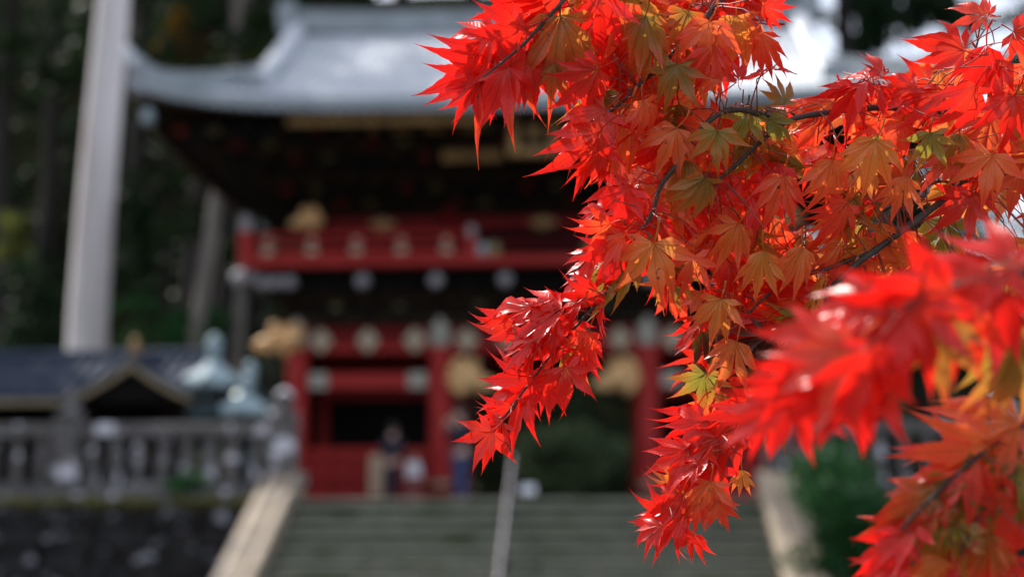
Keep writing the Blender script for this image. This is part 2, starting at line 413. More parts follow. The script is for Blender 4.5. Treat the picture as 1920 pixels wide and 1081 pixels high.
# ------------------------------------------------------------------ stone balustrades
def balustrade(x0, x1, posts, label):
    B = empty('stone_balustrade', ((x0+x1)/2, 23.4, G), label, 'balustrade', 'stone balustrades along the terrace edge')
    ox = B.location.x; Y = 0.0
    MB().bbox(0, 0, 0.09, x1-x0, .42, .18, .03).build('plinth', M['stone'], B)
    ps = sorted(posts)
    for p in ps:
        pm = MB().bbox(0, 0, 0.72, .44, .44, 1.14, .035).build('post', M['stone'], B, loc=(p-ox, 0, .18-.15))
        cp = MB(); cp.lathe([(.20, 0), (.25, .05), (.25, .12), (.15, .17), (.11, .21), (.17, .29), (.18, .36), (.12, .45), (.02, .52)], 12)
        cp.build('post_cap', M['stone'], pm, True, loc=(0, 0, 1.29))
    segs = list(zip(ps, ps[1:]))
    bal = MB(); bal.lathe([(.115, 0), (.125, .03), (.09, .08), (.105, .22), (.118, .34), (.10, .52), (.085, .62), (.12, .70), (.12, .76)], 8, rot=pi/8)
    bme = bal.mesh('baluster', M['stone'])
    for a, b in segs:
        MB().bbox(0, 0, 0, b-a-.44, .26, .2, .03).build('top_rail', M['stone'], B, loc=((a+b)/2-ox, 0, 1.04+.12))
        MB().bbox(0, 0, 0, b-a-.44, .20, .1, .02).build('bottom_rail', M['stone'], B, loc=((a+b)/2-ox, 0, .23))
        n = max(2, round((b-a-.44)/0.40))
        for i in range(n):
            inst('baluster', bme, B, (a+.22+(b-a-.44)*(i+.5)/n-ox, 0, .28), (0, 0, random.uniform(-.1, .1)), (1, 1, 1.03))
    return B
balustrade(-14.2, -3.84, [-14.0, -11.1, -7.68, -4.06], 'grey stone balustrade with white-blotched balusters in front of the dark bronze lanterns')
balustrade(3.84, 14.2, [14.0, 11.1, 7.68, 4.06], 'grey stone balustrade with white-blotched balusters behind the round green shrub')

# ------------------------------------------------------------------ temple gate
GY = 31.0
TG = empty('temple_gate', (0, 33.6, G), 'two-storey red and gold temple gate with curved copper roof and railed balcony', 'gate')
TL = TG.location
def gb(mb, name, m, parent=TG, smooth=False): return off(mb, TG).build(name, m, parent, smooth)
PX = [-5.45, -2.27, 2.27, 5.45]
PYS = [31.0, 33.6, 36.2]
pil = MB().lathe([(.24, 0), (.245, .5), (.24, 3.6), (.215, 4.05)], 20).mesh('pillar', M['red'], True)
pbase = MB().lathe([(.40, -.02), (.42, .06), (.36, .16), (.27, .22)], 20).mesh('base_stone', M['stone'], True)
pcap = MB().lathe([(.252, 0), (.262, .03), (.262, .60), (.252, .64)], 20).mesh('painted_band', M['greyband'], True)
pring = MB().lathe([(.256, 0), (.266, .02), (.266, .10), (.256, .12)], 20).mesh('metal_ring', M['fitting'], True)
for y in PYS:
    for x in PX:
        p = inst('pillar', pil, TG, (x, y-TL.y, .2))
        inst('base_stone', pbase, p, (0, 0, -.2))
        if y == PYS[0]:
            inst('painted_band', pcap, p, (0, 0, 3.30)); inst('metal_ring', pring, p, (0, 0, .25))
def fitting(parent, x, y, z, wd, h, m=M['fitting']):
    # a flat ornamental mount with cusped outline on a beam face
    n = 16; oc = []
    for i in range(n):
        a = 2*pi*i/n; k = 1+0.16*cos(4*a)
        oc.append((x+wd/2*cos(a)*k, z+h/2*sin(a)*k))
    return gb(MB().extrude(oc, y, y+.05), 'metal_fitting', m, parent)
bays = list(zip(PX, PX[1:]))
for y in PYS:
    for bi, (a, b) in enumerate(bays):
        c, L = (a+b)/2, b-a-.44
        front = y == PYS[0]
        mid = bi == 1
        bz = gb(MB().bbox(c, y, 5.83, L, .30, .58, .03), 'upper_tie_beam', M['dred'], TG)
        gb(MB().bbox(c, y-.012, 5.62, L-.02, .34, .17, .03), 'beam_moulding', M['red'], bz)
        if front:
            for fx in ([c, a+.55, b-.55] if not mid else [a+.6, c-.75, c+.75, b-.6]):
                fitting(bz, fx, y-.235, 5.80, .42, .46)
        if not mid:
            lb = gb(MB().bbox(c, y, 4.92, L, .26, .33, .03), 'lower_tie_beam', M['red'], TG)
            if front:
                for fx in (a+.5, b-.5): gb(MB().bbox(fx, y-.14, 4.92, .40, .05, .35, .015), 'metal_fitting', M['greyband'], lb)
# plate beam over the pillars (dark) and ceiling that closes the lower storey
for y in PYS: gb(MB().bbox(0, y, 6.24, 11.6, .5, .2, .03), 'plate_beam', M['brown'])
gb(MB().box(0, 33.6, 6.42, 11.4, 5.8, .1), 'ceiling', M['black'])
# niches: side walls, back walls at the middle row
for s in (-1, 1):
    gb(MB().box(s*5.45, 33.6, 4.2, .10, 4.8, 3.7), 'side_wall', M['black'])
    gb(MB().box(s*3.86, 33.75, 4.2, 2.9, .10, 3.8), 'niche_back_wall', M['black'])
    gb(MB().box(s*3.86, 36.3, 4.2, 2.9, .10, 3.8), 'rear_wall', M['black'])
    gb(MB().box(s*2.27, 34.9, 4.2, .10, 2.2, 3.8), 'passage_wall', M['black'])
    # red slatted fence across each niche
    fx0, fx1 = (s*5.2, s*2.52) if s < 0 else (s*2.52, s*5.2)
    fn = gb(MB().bbox((fx0+fx1)/2, 31.0, G+1.24, fx1-fx0, .12, .12, .02), 'niche_fence', M['red'])
    gb(MB().bbox((fx0+fx1)/2, 31.0, G+.25, fx1-fx0, .12, .14, .02), 'bottom_rail', M['red'], fn)
    gb(MB().bbox((fx0+fx1)/2, 31.0, G+.78, fx1-fx0, .10, .09, .02), 'middle_rail', M['red'], fn)
    sme = off(MB().bbox(0, 31.0-0.02, G+.72, .085, .07, 1.02, .012), TG).mesh('slat', M['red'])
    n = 20
    for i in range(n): inst('slat', sme, fn, (fx0+(fx1-fx0)*(i+.5)/n, 0, 0))
# carved beast heads at the pillar tops
def head_mesh(name, m):
    mb = MB()
    mb.blob((0, 0, 0), (.26, .22, .25), 14, 10, .25, 1)
    mb.blob((-.26, -.02, -.07), (.20, .17, .14), 12, 8, .2, 2)      # muzzle
    mb.blob((-.24, -.02, -.20), (.15, .13, .07), 10, 6, .2, 3)      # jaw
    mb.blob((-.14, -.16, .10), (.07, .06, .07), 8, 6)               # eye
    mb.blob((-.14, .16, .10), (.07, .06, .07), 8, 6)
    for k in range(11):                                             # curling mane
        a = -1.5+3.2*k/10
        mb.blob((.12+.20*cos(a)*.8, .10*(-1)**k, .02+.27*sin(a)), (.10, .12, .10), 8, 6, .2, k)
    for s in (-1, 1): mb.tube([(-.30, s*.10, -.12), (-.40, s*.13, -.20), (-.47, s*.13, -.16), (-.50, s*.12, -.07)], [.05, .04, .03, .01], 8)
    mb.blob((-.10, 0, .27), (.12, .10, .09), 8, 6, .2, 5)
    mb.tube([(.1, 0, -.06), (.42, 0, -.04)], .12, 8)
    return mb.mesh(name, m, True)
hm = head_mesh('carved_head', M['gold'])
for x, y, z, rz, sc in ((-5.86, 31.0, 5.86, 0, 1.15), (5.86, 31.0, 5.86, pi, 1.15), (-1.66, 30.95, 4.98, pi, 1.18), (1.66, 30.95, 4.98, 0, 1.18),
                        (-5.45, 30.55, 5.86, pi/2, .8), (5.45, 30.55, 5.86, pi/2, .8)):
    inst('carved_head', hm, TG, (x, y-TL.y, z-TL.z), (0, 0, rz), sc)
# frog-leg struts above the tie beams
def frog(cx, wd, h, y):
    oc = []
    prof = [(-.5, 0), (-.46, .16), (-.36, .30), (-.27, .55), (-.14, .86), (0, 1.0)]
    top = prof+[(-x, z) for x, z in reversed(prof[:-1])]
    inner = [(.34, 0), (.25, .22), (.12, .34), (0, .38), (-.12, .34), (-.25, .22), (-.34, 0)]
    oc = [(cx+x*wd, 6.345+z*h) for x, z in reversed(top+inner)]
    return oc
for bi, (a, b) in enumerate(bays):
    L = b-a
    for f in ((.27, .73) if bi != 1 else (.18, .5, .82)):
        cx = a+L*f
        fr = gb(MB().extrude(frog(cx, 1.0, .50, 30.9), 30.80, 30.95), 'frog_leg_strut', M['goldgreen'])
        gb(MB().blob((cx, 30.80, 6.62), (.20, .10, .17), 10, 7, .5, bi+f*9), 'carved_flower', M['goldgreen'], fr, True)
# lower bracket tiers carrying the balcony
for k, (hw, hd, z, hh, m) in enumerate(((5.65, 2.8, 6.47, .16, 'black'), (5.85, 3.0, 6.70, .20, 'brown'), (6.05, 3.2, 6.92, .20, 'black'), (6.25, 3.4, 7.13, .16, 'black'))):
    gb(MB().box(0, 33.6, z, 2*hw, 2*hd, hh), 'bracket_tier', M[m])
blk = MB().bbox(0, 0, 0, .22, .26, .15, .03).mesh('bracket_block', M['brown'])
for k in range(26):
    x = -5.7+11.4*k/25
    inst('bracket_block', blk, TG, (x, 30.72-TL.y, 6.56-TL.z)); inst('bracket_block', blk, TG, (x, 30.52-TL.y, 6.80-TL.z))
nose = MB(); nose.tube([(0, .35, 0), (0, .1, .01), (0, -.05, .0), (0, -.16, -.05), (0, -.2, -.14)], [.09, .11, .125, .12, .07], 8)
nme = nose.mesh('bracket_nose', M['pale'], True)
for x in (-3.86, -2.27, -.78, .78, 2.27, 3.86):
    inst('bracket_nose', nme, TG, (x, 30.05-TL.y, 7.0-TL.z), None, 1.25)
for s in (-1, 1):
    for q, (dx, dy) in enumerate(((5.98, 30.1), (5.72, 30.05), (5.45, 30.05))):
        inst('bracket_nose', nme, TG, (s*dx, dy-TL.y, 6.99-TL.z), (0, 0, s*.25*(2-q)), 1.1)
    inst('bracket_nose', nme, TG, (s*6.42, 29.95-TL.y, 7.10-TL.z), (0, 0, s*.78), 1.3)
# balcony
BHW, BY0, BY1 = 6.40, 29.8, 37.4
BC = gb(MB().bbox(0, BY0, 7.36, 2*BHW+.2, .26, .20, .03), 'balcony', M['red'])
gb(MB().bbox(0, BY1, 7.36, 2*BHW+.2, .26, .20, .03), 'edge_beam', M['red'], BC)
gb(MB().box(0, 33.6, 7.30, 2*BHW-.1, 7.3, .08), 'floor_boards', M['brown'], BC)
for s in (-1, 1): gb(MB().bbox(s*BHW, 33.6, 7.36, .24, 7.3, .19, .03), 'edge_beam', M['red'], BC)
post = MB().bbox(0, 0, .24, .12, .12, .48, .015).mesh('post', M['red'])
pfit = MB().bbox(0, 0, 0, .26, .17, .15, .02).mesh('metal_fitting', M['fitting'])
def rails(pa, pb, nposts):
    a, b = Vector(pa), Vector(pb); d = b-a
    for zz, r, nm in ((.10, .06, 'bottom_rail'), (.27, .042, 'middle_rail'), (.50, .055, 'top_rail')):
        off(MB().tube([a+Vector((0, 0, zz)), b+Vector((0, 0, zz))], r, 10), TG).build(nm, M['red'], BC, True)
    for i in range(nposts):
        c = a+d*((i+.5)/nposts)
        inst('post', post, BC, c-TL); inst('metal_fitting', pfit, BC, c-TL+Vector((0, 0, .14)))
        inst('metal_fitting', pfit, BC, c-TL+Vector((0, 0, .36)), None, (.7, 1.05, .7))
rails((-BHW, BY0, 7.46), (-1.55, BY0, 7.46), 5); rails((1.55, BY0, 7.46), (BHW, BY0, 7.46), 5)
rails((-BHW, BY0, 7.46), (-BHW, BY1, 7.46), 6); rails((BHW, BY0, 7.46), (BHW, BY1, 7.46), 6); rails((-BHW, BY1, 7.46), (BHW, BY1, 7.46), 10)
newel = MB().bbox(0, 0, .30, .26, .26, .62, .03).mesh('newel_post', M['red'])
fin = MB().lathe([(.13, 0), (.14, .05), (.08, .10), (.13, .18), (.14, .25), (.08, .33), (.01, .40)], 12).mesh('finial', M['pale'], True)
for x, y, m2 in ((-BHW, BY0, 0), (BHW, BY0, 0), (-BHW, BY1, 0), (BHW, BY1, 0), (-1.5, BY0, 1), (1.5, BY0, 1)):
    p = inst('newel_post', newel, BC, (x, y-TL.y, 7.44-TL.z), None, 1 if not m2 else (.8, .8, .72))
    inst('finial', fin, p, (0, 0, .61), None, 1)
for x in (-1.28, -1.02, 1.02, 1.28):           # small carved figures set in the middle opening
    gb(MB().blob((x, BY0+.05, 7.60), (.13, .10, .17), 10, 7, .5, x), 'carved_ornament', M['verdigris'] if abs(x) > 1.1 else M['goldgreen'], BC, True)
# upper storey
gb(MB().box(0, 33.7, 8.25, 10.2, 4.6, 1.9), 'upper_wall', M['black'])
for x in PX:
    for y in (31.35, 36.05):
        gb(MB().lathe([(.19, 7.3), (.19, 8.95)], 16, (x*.94, y, 0)), 'upper_pillar', M['dred'], TG, True)
for a, b in bays:
    a, b = a*.94, b*.94
    ub = gb(MB().bbox((a+b)/2, 31.3, 8.50, b-a-.36, .22, .30, .03), 'upper_beam', M['dred'])
    fitting(ub, (a+b)/2, 31.14, 8.48, .55, .24, M['dgold'])
    gb(MB().bbox((a+b)/2, 31.32, 8.05, b-a-.36, .16, .14, .02), 'upper_rail', M['dred'])
for s in (-1, 1): inst('carved_head', hm, TG, (s*5.30, 31.0-TL.y, 8.58-TL.z), (0, 0, 0 if s < 0 else pi), .8)
# eave brackets: stepped tiers growing outwards, eave shade put into their dark colours
tiers = [(5.35, 2.55, 8.92), (5.85, 3.05, 9.14), (6.35, 3.55, 9.36), (6.85, 4.05, 9.58), (7.35, 4.5, 9.79), (7.75, 4.9, 9.98)]
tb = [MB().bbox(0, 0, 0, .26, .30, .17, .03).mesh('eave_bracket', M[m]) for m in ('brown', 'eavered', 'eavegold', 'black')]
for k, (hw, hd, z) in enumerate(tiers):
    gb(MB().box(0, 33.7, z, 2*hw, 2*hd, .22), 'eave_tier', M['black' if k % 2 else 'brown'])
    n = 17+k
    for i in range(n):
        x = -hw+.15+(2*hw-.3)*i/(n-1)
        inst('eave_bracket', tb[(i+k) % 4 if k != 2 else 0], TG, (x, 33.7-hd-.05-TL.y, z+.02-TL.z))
# rafters under the eave, gilt tips
raf = MB().bbox(0, 0, 0, .10, 1.5, .12, .015).mesh('rafter', M['brown'])
tip = MB().bbox(0, 0, 0, .115, .03, .135, .008).mesh('rafter_tip', M['dgold'])
W, H, YC = 8.55, 5.7, 33.7
def upl(x, y): return 0.62*(min(1, abs(x)/W)**5)*(min(1, abs(y-YC)/H)**5)
n = 62
for i in range(n):
    x = -8.2+16.4*i/(n-1)
    z = 10.19+upl(x, YC-H)*.9
    r = inst('rafter', raf, TG, (x, 28.95-TL.y, z-TL.z), (-.06, 0, 0)); inst('rafter_tip', tip, r, (0, -.757, 0))
for s in (-1, 1):
    for i in range(40):
        y = YC-5.3+10.6*i/39
        z = 10.19+upl(W, y)*.9
        r = inst('rafter', raf, TG, (s*7.75, y-TL.y, z-TL.z), (-.06, 0, s*pi/2)); inst('rafter_tip', tip, r, (0, -.757, 0))
# central gilt carved panel under the eave
for a, b in ((-5.2, -3.2), (-3.18, -1.1), (1.1, 3.18), (3.2, 5.2)): gb(MB().bbox((a+b)/2, 28.22, 10.05, b-a, .05, .20, .015), 'gilt_fascia', M['fasciagilt'])
gb(MB().bbox(-2.3, 28.75, 10.02, 2.6, .08, .16, .02), 'gilt_panel', M['dgold']); gb(MB().bbox(2.3, 28.75, 10.02, 2.6, .08, .16, .02), 'gilt_panel', M['dgold'])
for x in (-1.45, 1.45): gb(MB().bbox(x, 29.4, 9.62, 1.3, .10, .34, .02), 'carved_panel', M['fasciagilt'])

# roof
ZE, ZR, XG = 10.42, 14.0, 6.15
def prof(d):
    t = min(1, max(0, d/H)); return ZE+(ZR-ZE)*(.68*t+.32*t*t)
def rz_(x, y, hip):
    dy = H-abs(y-YC); dx = W-abs(x)
    return prof(min(dx, dy) if hip else dy)+upl(x, y)
def sheet(xa, xb, ya, yb, nx, ny, hip):
    mb = MB(); P = []
    for j in range(ny+1):
        for i in range(nx+1):
            x, y = xa+(xb-xa)*i/nx, ya+(yb-ya)*j/ny
            P.append((x, y, rz_(x, y, hip)))
    N = len(P); P += [(x, y, z-.20) for x, y, z in P]
    F = []
    def I(i, j): return j*(nx+1)+i
    for j in range(ny):
        for i in range(nx):
            q = (I(i, j), I(i+1, j), I(i+1, j+1), I(i, j+1)); F.append(q); F.append(tuple(N+k for k in reversed(q)))
    rim = [I(i, 0) for i in range(nx)]+[I(nx, j) for j in range(ny)]+[I(nx-i, ny) for i in range(nx)]+[I(0, ny-j) for j in range(ny)]
    for k in range(len(rim)):
        a, b = rim[k], rim[(k+1) % len(rim)]; F.append((a, a+N, b+N, b))
    return mb.add(P, F)
RF = gb(sheet(-XG-.25, XG+.25, YC-H, YC+H, 60, 48, False), 'roof', M['copper'], TG, False)
for s in (-1, 1):
    xa, xb = (-W, -XG+.05) if s < 0 else (XG-.05, W)
    gb(sheet(xa, xb, YC-H, YC+H, 24, 72, True), 'hip_slope', M['copper'], RF)
    # gable wall
    mb = MB(); oc = []
    for i in range(21):
        y = YC-3.4+6.8*i/20; oc.append((y, rz_(0, y, False)-.22))
    P = [(s*(XG-.02), y, z) for y, z in oc]+[(s*(XG-.02), YC+3.4, prof(W-XG)-.1), (s*(XG-.02), YC-3.4, prof(W-XG)-.1)]
    gb(MB().add(P, [tuple(range(len(P)))]), 'gable_wall', M['dred'], RF)
# batten rolls on the front and rear slope, many and fine
for side in (-1, 1):
    mb = MB()
    for i in range(62):
        x = -XG-.1+(2*XG+.2)*i/61
        pts = []
        for j in range(9):
            y = YC+side*(H-.02-(H-.3)*j/8); pts.append((x, y, rz_(x, y, False)+.015))
        mb.tube(pts, .045, 5)
    tg = gb(mb, 'tile_rolls', M['copper'], RF, True); tg['kind'] = 'stuff'
for s in (-1, 1):
    mb = MB()
    for i in range(52):
        y = YC-H+.12+(2*H-.24)*i/51
        dy = H-abs(y-YC); L = min(W-XG, dy)
        if L < .25: continue
        pts = [(s*(W-.02-(L-.05)*j/5), y, rz_(W-.02-(L-.05)*j/5, y, True)+.015) for j in range(6)]
        mb.tube(pts, .045, 5)
    # rolls of the front corner strip
    for side in (-1, 1):
        for i in range(9):
            x = XG+.25+(W-XG-.4)*i/8; L = W-x
            pts = [(s*x, YC+side*(H-.02-(L-.05)*j/4), rz_(x, YC+side*(H-.02-(L-.05)*j/4), True)+.015) for j in range(5)]
            mb.tube(pts, .045, 5)
    tg = gb(mb, 'tile_rolls', M['copper'], RF, True); tg['kind'] = 'stuff'
# eave edge board
mb = MB()
P = []; n = 60
for i in range(n+1):
    x = -W+2*W*i/n; z = ZE+upl(x, YC-H)
    P += [(x, YC-H-.03, z-.24), (x, YC-H-.03, z+.03), (x, YC-H+.12, z+.06), (x, YC-H+.12, z-.26)]
mb.add(P, [(4*i+k, 4*i+4+k, 4*i+4+(k+1) % 4, 4*i+(k+1) % 4) for i in range(n) for k in range(4)])
gb(mb, 'eave_edge', M['copperdark'], RF)
# ridges
def ridge(pts, wd, hh, name, m=M['copperdark'], endup=0.0):
    pts = [Vector(p) for p in pts]; n = len(pts); P = []
    for j, p in enumerate(pts):
        t = (pts[min(j+1, n-1)]-pts[max(j-1, 0)]); t.z = 0; t.normalize(); sd = Vector((-t.y, t.x, 0))
        for a, b in ((-.55, -.25), (-.55, .55), (-.38, .72), (-.42, .95), (0, 1.1), (.42, .95), (.38, .72), (.55, .55), (.55, -.25)):
            P.append(p+sd*a*wd+Vector((0, 0, b*hh)))
    F = [(9*j+k, 9*j+(k+1) % 9, 9*j+9+(k+1) % 9, 9*j+9+k) for j in range(n-1) for k in range(9)]
    F += [tuple(range(8, -1, -1)), tuple(9*(n-1)+k for k in range(9))]
    return gb(MB().add(P, F), name, m, RF)
ridge([(-XG-.35+(2*XG+.7)*i/20, YC, ZR-.05+.14*abs(i/10-1)**4) for i in range(21)], .52, .50, 'main_ridge')
for s in (-1, 1):
    gb(MB().extrude([(s*(XG+.28)+x, ZR+z) for x, z in ((-.20, -.1), (.20, -.1), (.26, .45), (.13, .72), (0, .60), (-.13, .72), (-.26, .45))], YC-.5, YC+.5), 'ridge_end_tile', M['copperdark'], RF)
    for side in (-1, 1):
        # descending ridge beside the gable
        pts = []
        for j in range(15):
            y = YC+side*(.3+(H-1.55)*j/14); pts.append((s*(XG+.05), y, rz_(0, y, False)))
        ridge(pts, .42, .40, 'descending_ridge', M['copper'])
        yy = YC+side*(H-1.15); gb(MB().bbox(s*(XG+.05), yy, rz_(0, yy, False)+.2, .5, .24, .55, .06), 'ridge_end_tile', M['copperdark'], RF)
        # pale verge band sweeping up along the gable
        # hip ridge
        pts = []
        for j in range(15):
            d = .12+(W-XG-.25)*(1-j/14); x = s*(W-d); y = YC+side*(H-d)
            pts.append((x, y, rz_(x, y, True)+.02+(.16 if j == 14 else .05 if j == 13 else 0)))
        ridge(pts, .34, .36, 'hip_ridge', M['copperdark'])
        x, y = s*(W-.15), YC+side*(H-.15)
        gb(MB().tube([(x, y, ZE+.7), (x+s*.12, y+side*.12, ZE+.95), (x+s*.2, y+side*.2, ZE+1.25)], [.17, .14, .06], 8), 'corner_tile', M['copper'], RF, True)
        # hanging wind bell under the corner
        wb = gb(MB().lathe([(.03, 0), (.10, -.06), (.13, -.28), (.17, -.36)], 10, (s*(W-.35), YC+side*(H-.35), ZE+.05)), 'wind_bell', M['verdigris'], TG, True)
# name plaque hung under the eave
PQ = empty('name_plaque', (-.10, 28.66, 10.05), 'black hanging plaque in a broad gilt frame under the gate eave', 'plaque')
PQ.rotation_euler = (radians(-14), 0, 0)
MB().bbox(0, 0, 0, .62, .06, 1.18, .02).build('panel', M['black'], PQ)
for x, z, dx, dz in ((-.42, 0, .22, 1.62), (.42, 0, .22, 1.62), (0, .70, .60, .22), (0, -.70, .60, .22)):
    MB().bbox(x, -.03, z, dx, .12, dz, .04).build('frame_bar', M['dgold'], PQ)
for z in (.28, -.22):
    MB().bbox(0, -.035, z, .26, .02, .30, .008).build('gilt_character', M['dgold'], PQ)

# ------------------------------------------------------------------ small hall on the left
HL = empty('small_hall', (-10.4, 27.6, G), 'low dark hall with blue-grey tiled roof and curved front gable behind the balustrade', 'hall')
HLL = HL.location
def hb(mb, name, m, parent=HL, smooth=False): return off(mb, HL).build(name, m, parent, smooth)
HX0, HX1 = -14.8, -6.55
def hz(y): t = abs(y-27.6)/1.9; return 5.06-(.95)*(1.15*t-.15*t*t)
mb = MB(); P = []
for i in range(13):
    y = 25.7+3.8*i/12; P += [(HX0, y, hz(y)), (HX1, y, hz(y)), (HX0, y, hz(y)-.12), (HX1, y, hz(y)-.12)]
F = []
for i in range(12):
    a = 4*i; F += [(a, a+1, a+5, a+4), (a+2, a+6, a+7, a+3), (a, a+4, a+6, a+2), (a+1, a+3, a+7, a+5)]
F += [(0, 2, 3, 1), (48, 49, 51, 50)]
HRF = hb(mb.add(P, F), 'roof', M['tile'])
trm = off(MB().tube([(0, 25.68+1.85*j/8, hz(25.68+1.85*j/8)+.02) for j in range(9)], .05, 6), HL).mesh('tile_roll', M['tile'], True)
nt_ = 34
for i in range(nt_): inst('tile_roll', trm, HRF, (HX0+.1+(HX1-HX0-.2)*i/(nt_-1)-0, 0, 0))
hb(MB().bbox((HX0+HX1)/2, 27.6, 5.10, HX1-HX0+.1, .26, .22, .05), 'ridge', M['tile'], HRF)
# curved front gable
gx = -7.25
def gz(u): u = abs(u); return 4.70-.62*(u/1.0)**.85*(1.0 if u < 1 else 1)+.10*max(0, u-.75)**1.2
outer = [(gx+1.12*k/12, gz(1.12*k/12)+.04) for k in range(-12, 13)]
inner = [(x, z-.17) for x, z in outer]
hb(MB().extrude(list(reversed(outer))+inner, 25.12, 25.22), 'barge_board', M['barge'])
P = []
for k in range(25):
    P += [(outer[k][0], 25.10, outer[k][1]+.03), (outer[k][0], 27.0, outer[k][1]+.03), (outer[k][0], 25.10, outer[k][1]-.04), (outer[k][0], 27.0, outer[k][1]-.04)]
F = []
for k in range(24):
    a = 4*k; F += [(a, a+4, a+5, a+1), (a+2, a+3, a+7, a+6), (a, a+2, a+6, a+4), (a+1, a+5, a+7, a+3)]
hb(MB().add(P, F), 'gable_roof', M['tile'])
hb(MB().extrude([(x, z-.16) for x, z in reversed(outer)]+[(gx-1.12, 3.95), (gx+1.12, 3.95)], 25.32, 25.38), 'gable_panel', M['black'])
hb(MB().tube([(gx, 25.15, 4.76), (gx, 26.9, 4.80)], .09, 8), 'gable_ridge', M['tile'], HL, True)
hb(MB().lathe([(.10, 4.78), (.13, 4.86), (.07, 4.92), (.11, 5.0), (.05, 5.10), (.01, 5.16)], 10, (gx, 25.3, 0)), 'ridge_ornament', M['dgold'], HL, True)
hb(MB().box(-10.8, 27.9, 3.1, 7.2, 2.4, 2.0), 'wall', M['black'])
for x in (-14.2, -12.4, -10.4, -8.3, -6.35): hb(MB().bbox(x, 25.9, 3.05, .16, .16, 1.8, .02), 'post', M['brown'])
hb(MB().bbox(-10.3, 25.85, 3.98, 8.4, .2, .14, .02), 'eave_beam', M['brown'])
hb(MB().box((HX0+HX1)/2, 25.72, hz(25.7)-.10, HX1-HX0, .08, .10), 'eave_board', M['barge'])

# ------------------------------------------------------------------ bronze lanterns
def hexroof(r, z0, z1, up):
    mb = MB(); P = []; n = 24
    rings = [(1.0, 0), (.72, .30), (.45, .58), (.2, .88), (.08, 1.0)]
    for q, (k, h) in enumerate(rings):
        for i in range(n):
            a = 2*pi*i/n; c = cos(((a+pi/6) % (pi/3))-pi/6); rr = r*k*(.87/c if True else 1)
            tipk = max(0, (1/c-1)/.155)
            P.append((rr*cos(a), rr*sin(a), z0+(z1-z0)*h+up*tipk*tipk*(k**3)))
    F = [(q*n+i, q*n+(i+1) % n, (q+1)*n+(i+1) % n, (q+1)*n+i) for q in range(len(rings)-1) for i in range(n)]
    N = len(P); P += [(x*.97, y*.97, z-.07) for x, y, z in P[:n]]
    F += [(i, N+i, N+(i+1) % n, (i+1) % n) for i in range(n)]+[tuple(N+i for i in range(n-1, -1, -1)), tuple((len(rings)-1)*n+i for i in range(n))]
    return mb.add(P, F)
def lantern(x, y, h, r, label, cap):
    k = h/3.0
    L = empty('bronze_lantern', (x, y, G), label, 'lantern', 'bronze lanterns on the terrace')
    MB().lathe([(r*1.0, 0), (r*1.0, .18*k), (r*.8, .24*k), (r*.8, .36*k), (r*.5, .46*k)], 6).build('base', M['bronze'], L)
    MB().lathe([(r*.34, .44*k), (r*.30, .8*k), (r*.36, .86*k), (r*.30, .92*k), (r*.34, 1.32*k)], 16).build('shaft', M['bronze'], L, True)
    MB().lathe([(r*.36, 1.30*k), (r*.85, 1.42*k), (r*1.02, 1.50*k), (r*1.02, 1.60*k)], 12).build('platform', M['bronze'], L)
    fb = MB().lathe([(r*.74, 1.59*k), (r*.78, 1.66*k), (r*.78, 2.02*k), (r*.70, 2.10*k)], 6, rot=pi/6).build('fire_box', M['bronze'], L)
    for q in range(6):
        a = q*pi/3+pi/3
        p = MB().bbox(0, 0, 0, r*.5, .03, .30*k, .01).build('window', M['black'], fb, loc=(r*.685*cos(a), r*.685*sin(a), 1.84*k)); p.rotation_euler = (0, 0, a+pi/2)
    rf = hexroof(r*1.12, 2.10*k, 2.60*k, .13*k).build('roof', cap, L, True)
    MB().lathe([(r*.22, 2.56*k), (r*.34, 2.62*k), (r*.20, 2.68*k), (r*.26, 2.74*k), (r*.34, 2.82*k), (r*.26, 2.93*k), (r*.03, 3.02*k)], 14).build('jewel_finial', M['verdigris'], rf, True)
    return L
p = at(400, 700, 25.0); lantern(p.x, 25.0, 2.97, .46, 'tall dark bronze lantern with pale jewel finial beside the tiled hall', M['verdigris'])
p = at(461, 740, 24.7); lantern(p.x, 24.7, 2.22, .42, 'shorter bronze lantern with pale green cap near the balustrade end post', M['verdigris'])
p = at(470, 690, 27.2); lantern(p.x, 27.2, 2.75, .40, 'dark bronze lantern with dark cap standing behind the shorter lantern', M['bronze'])  # cap in the same dark bronze as its body

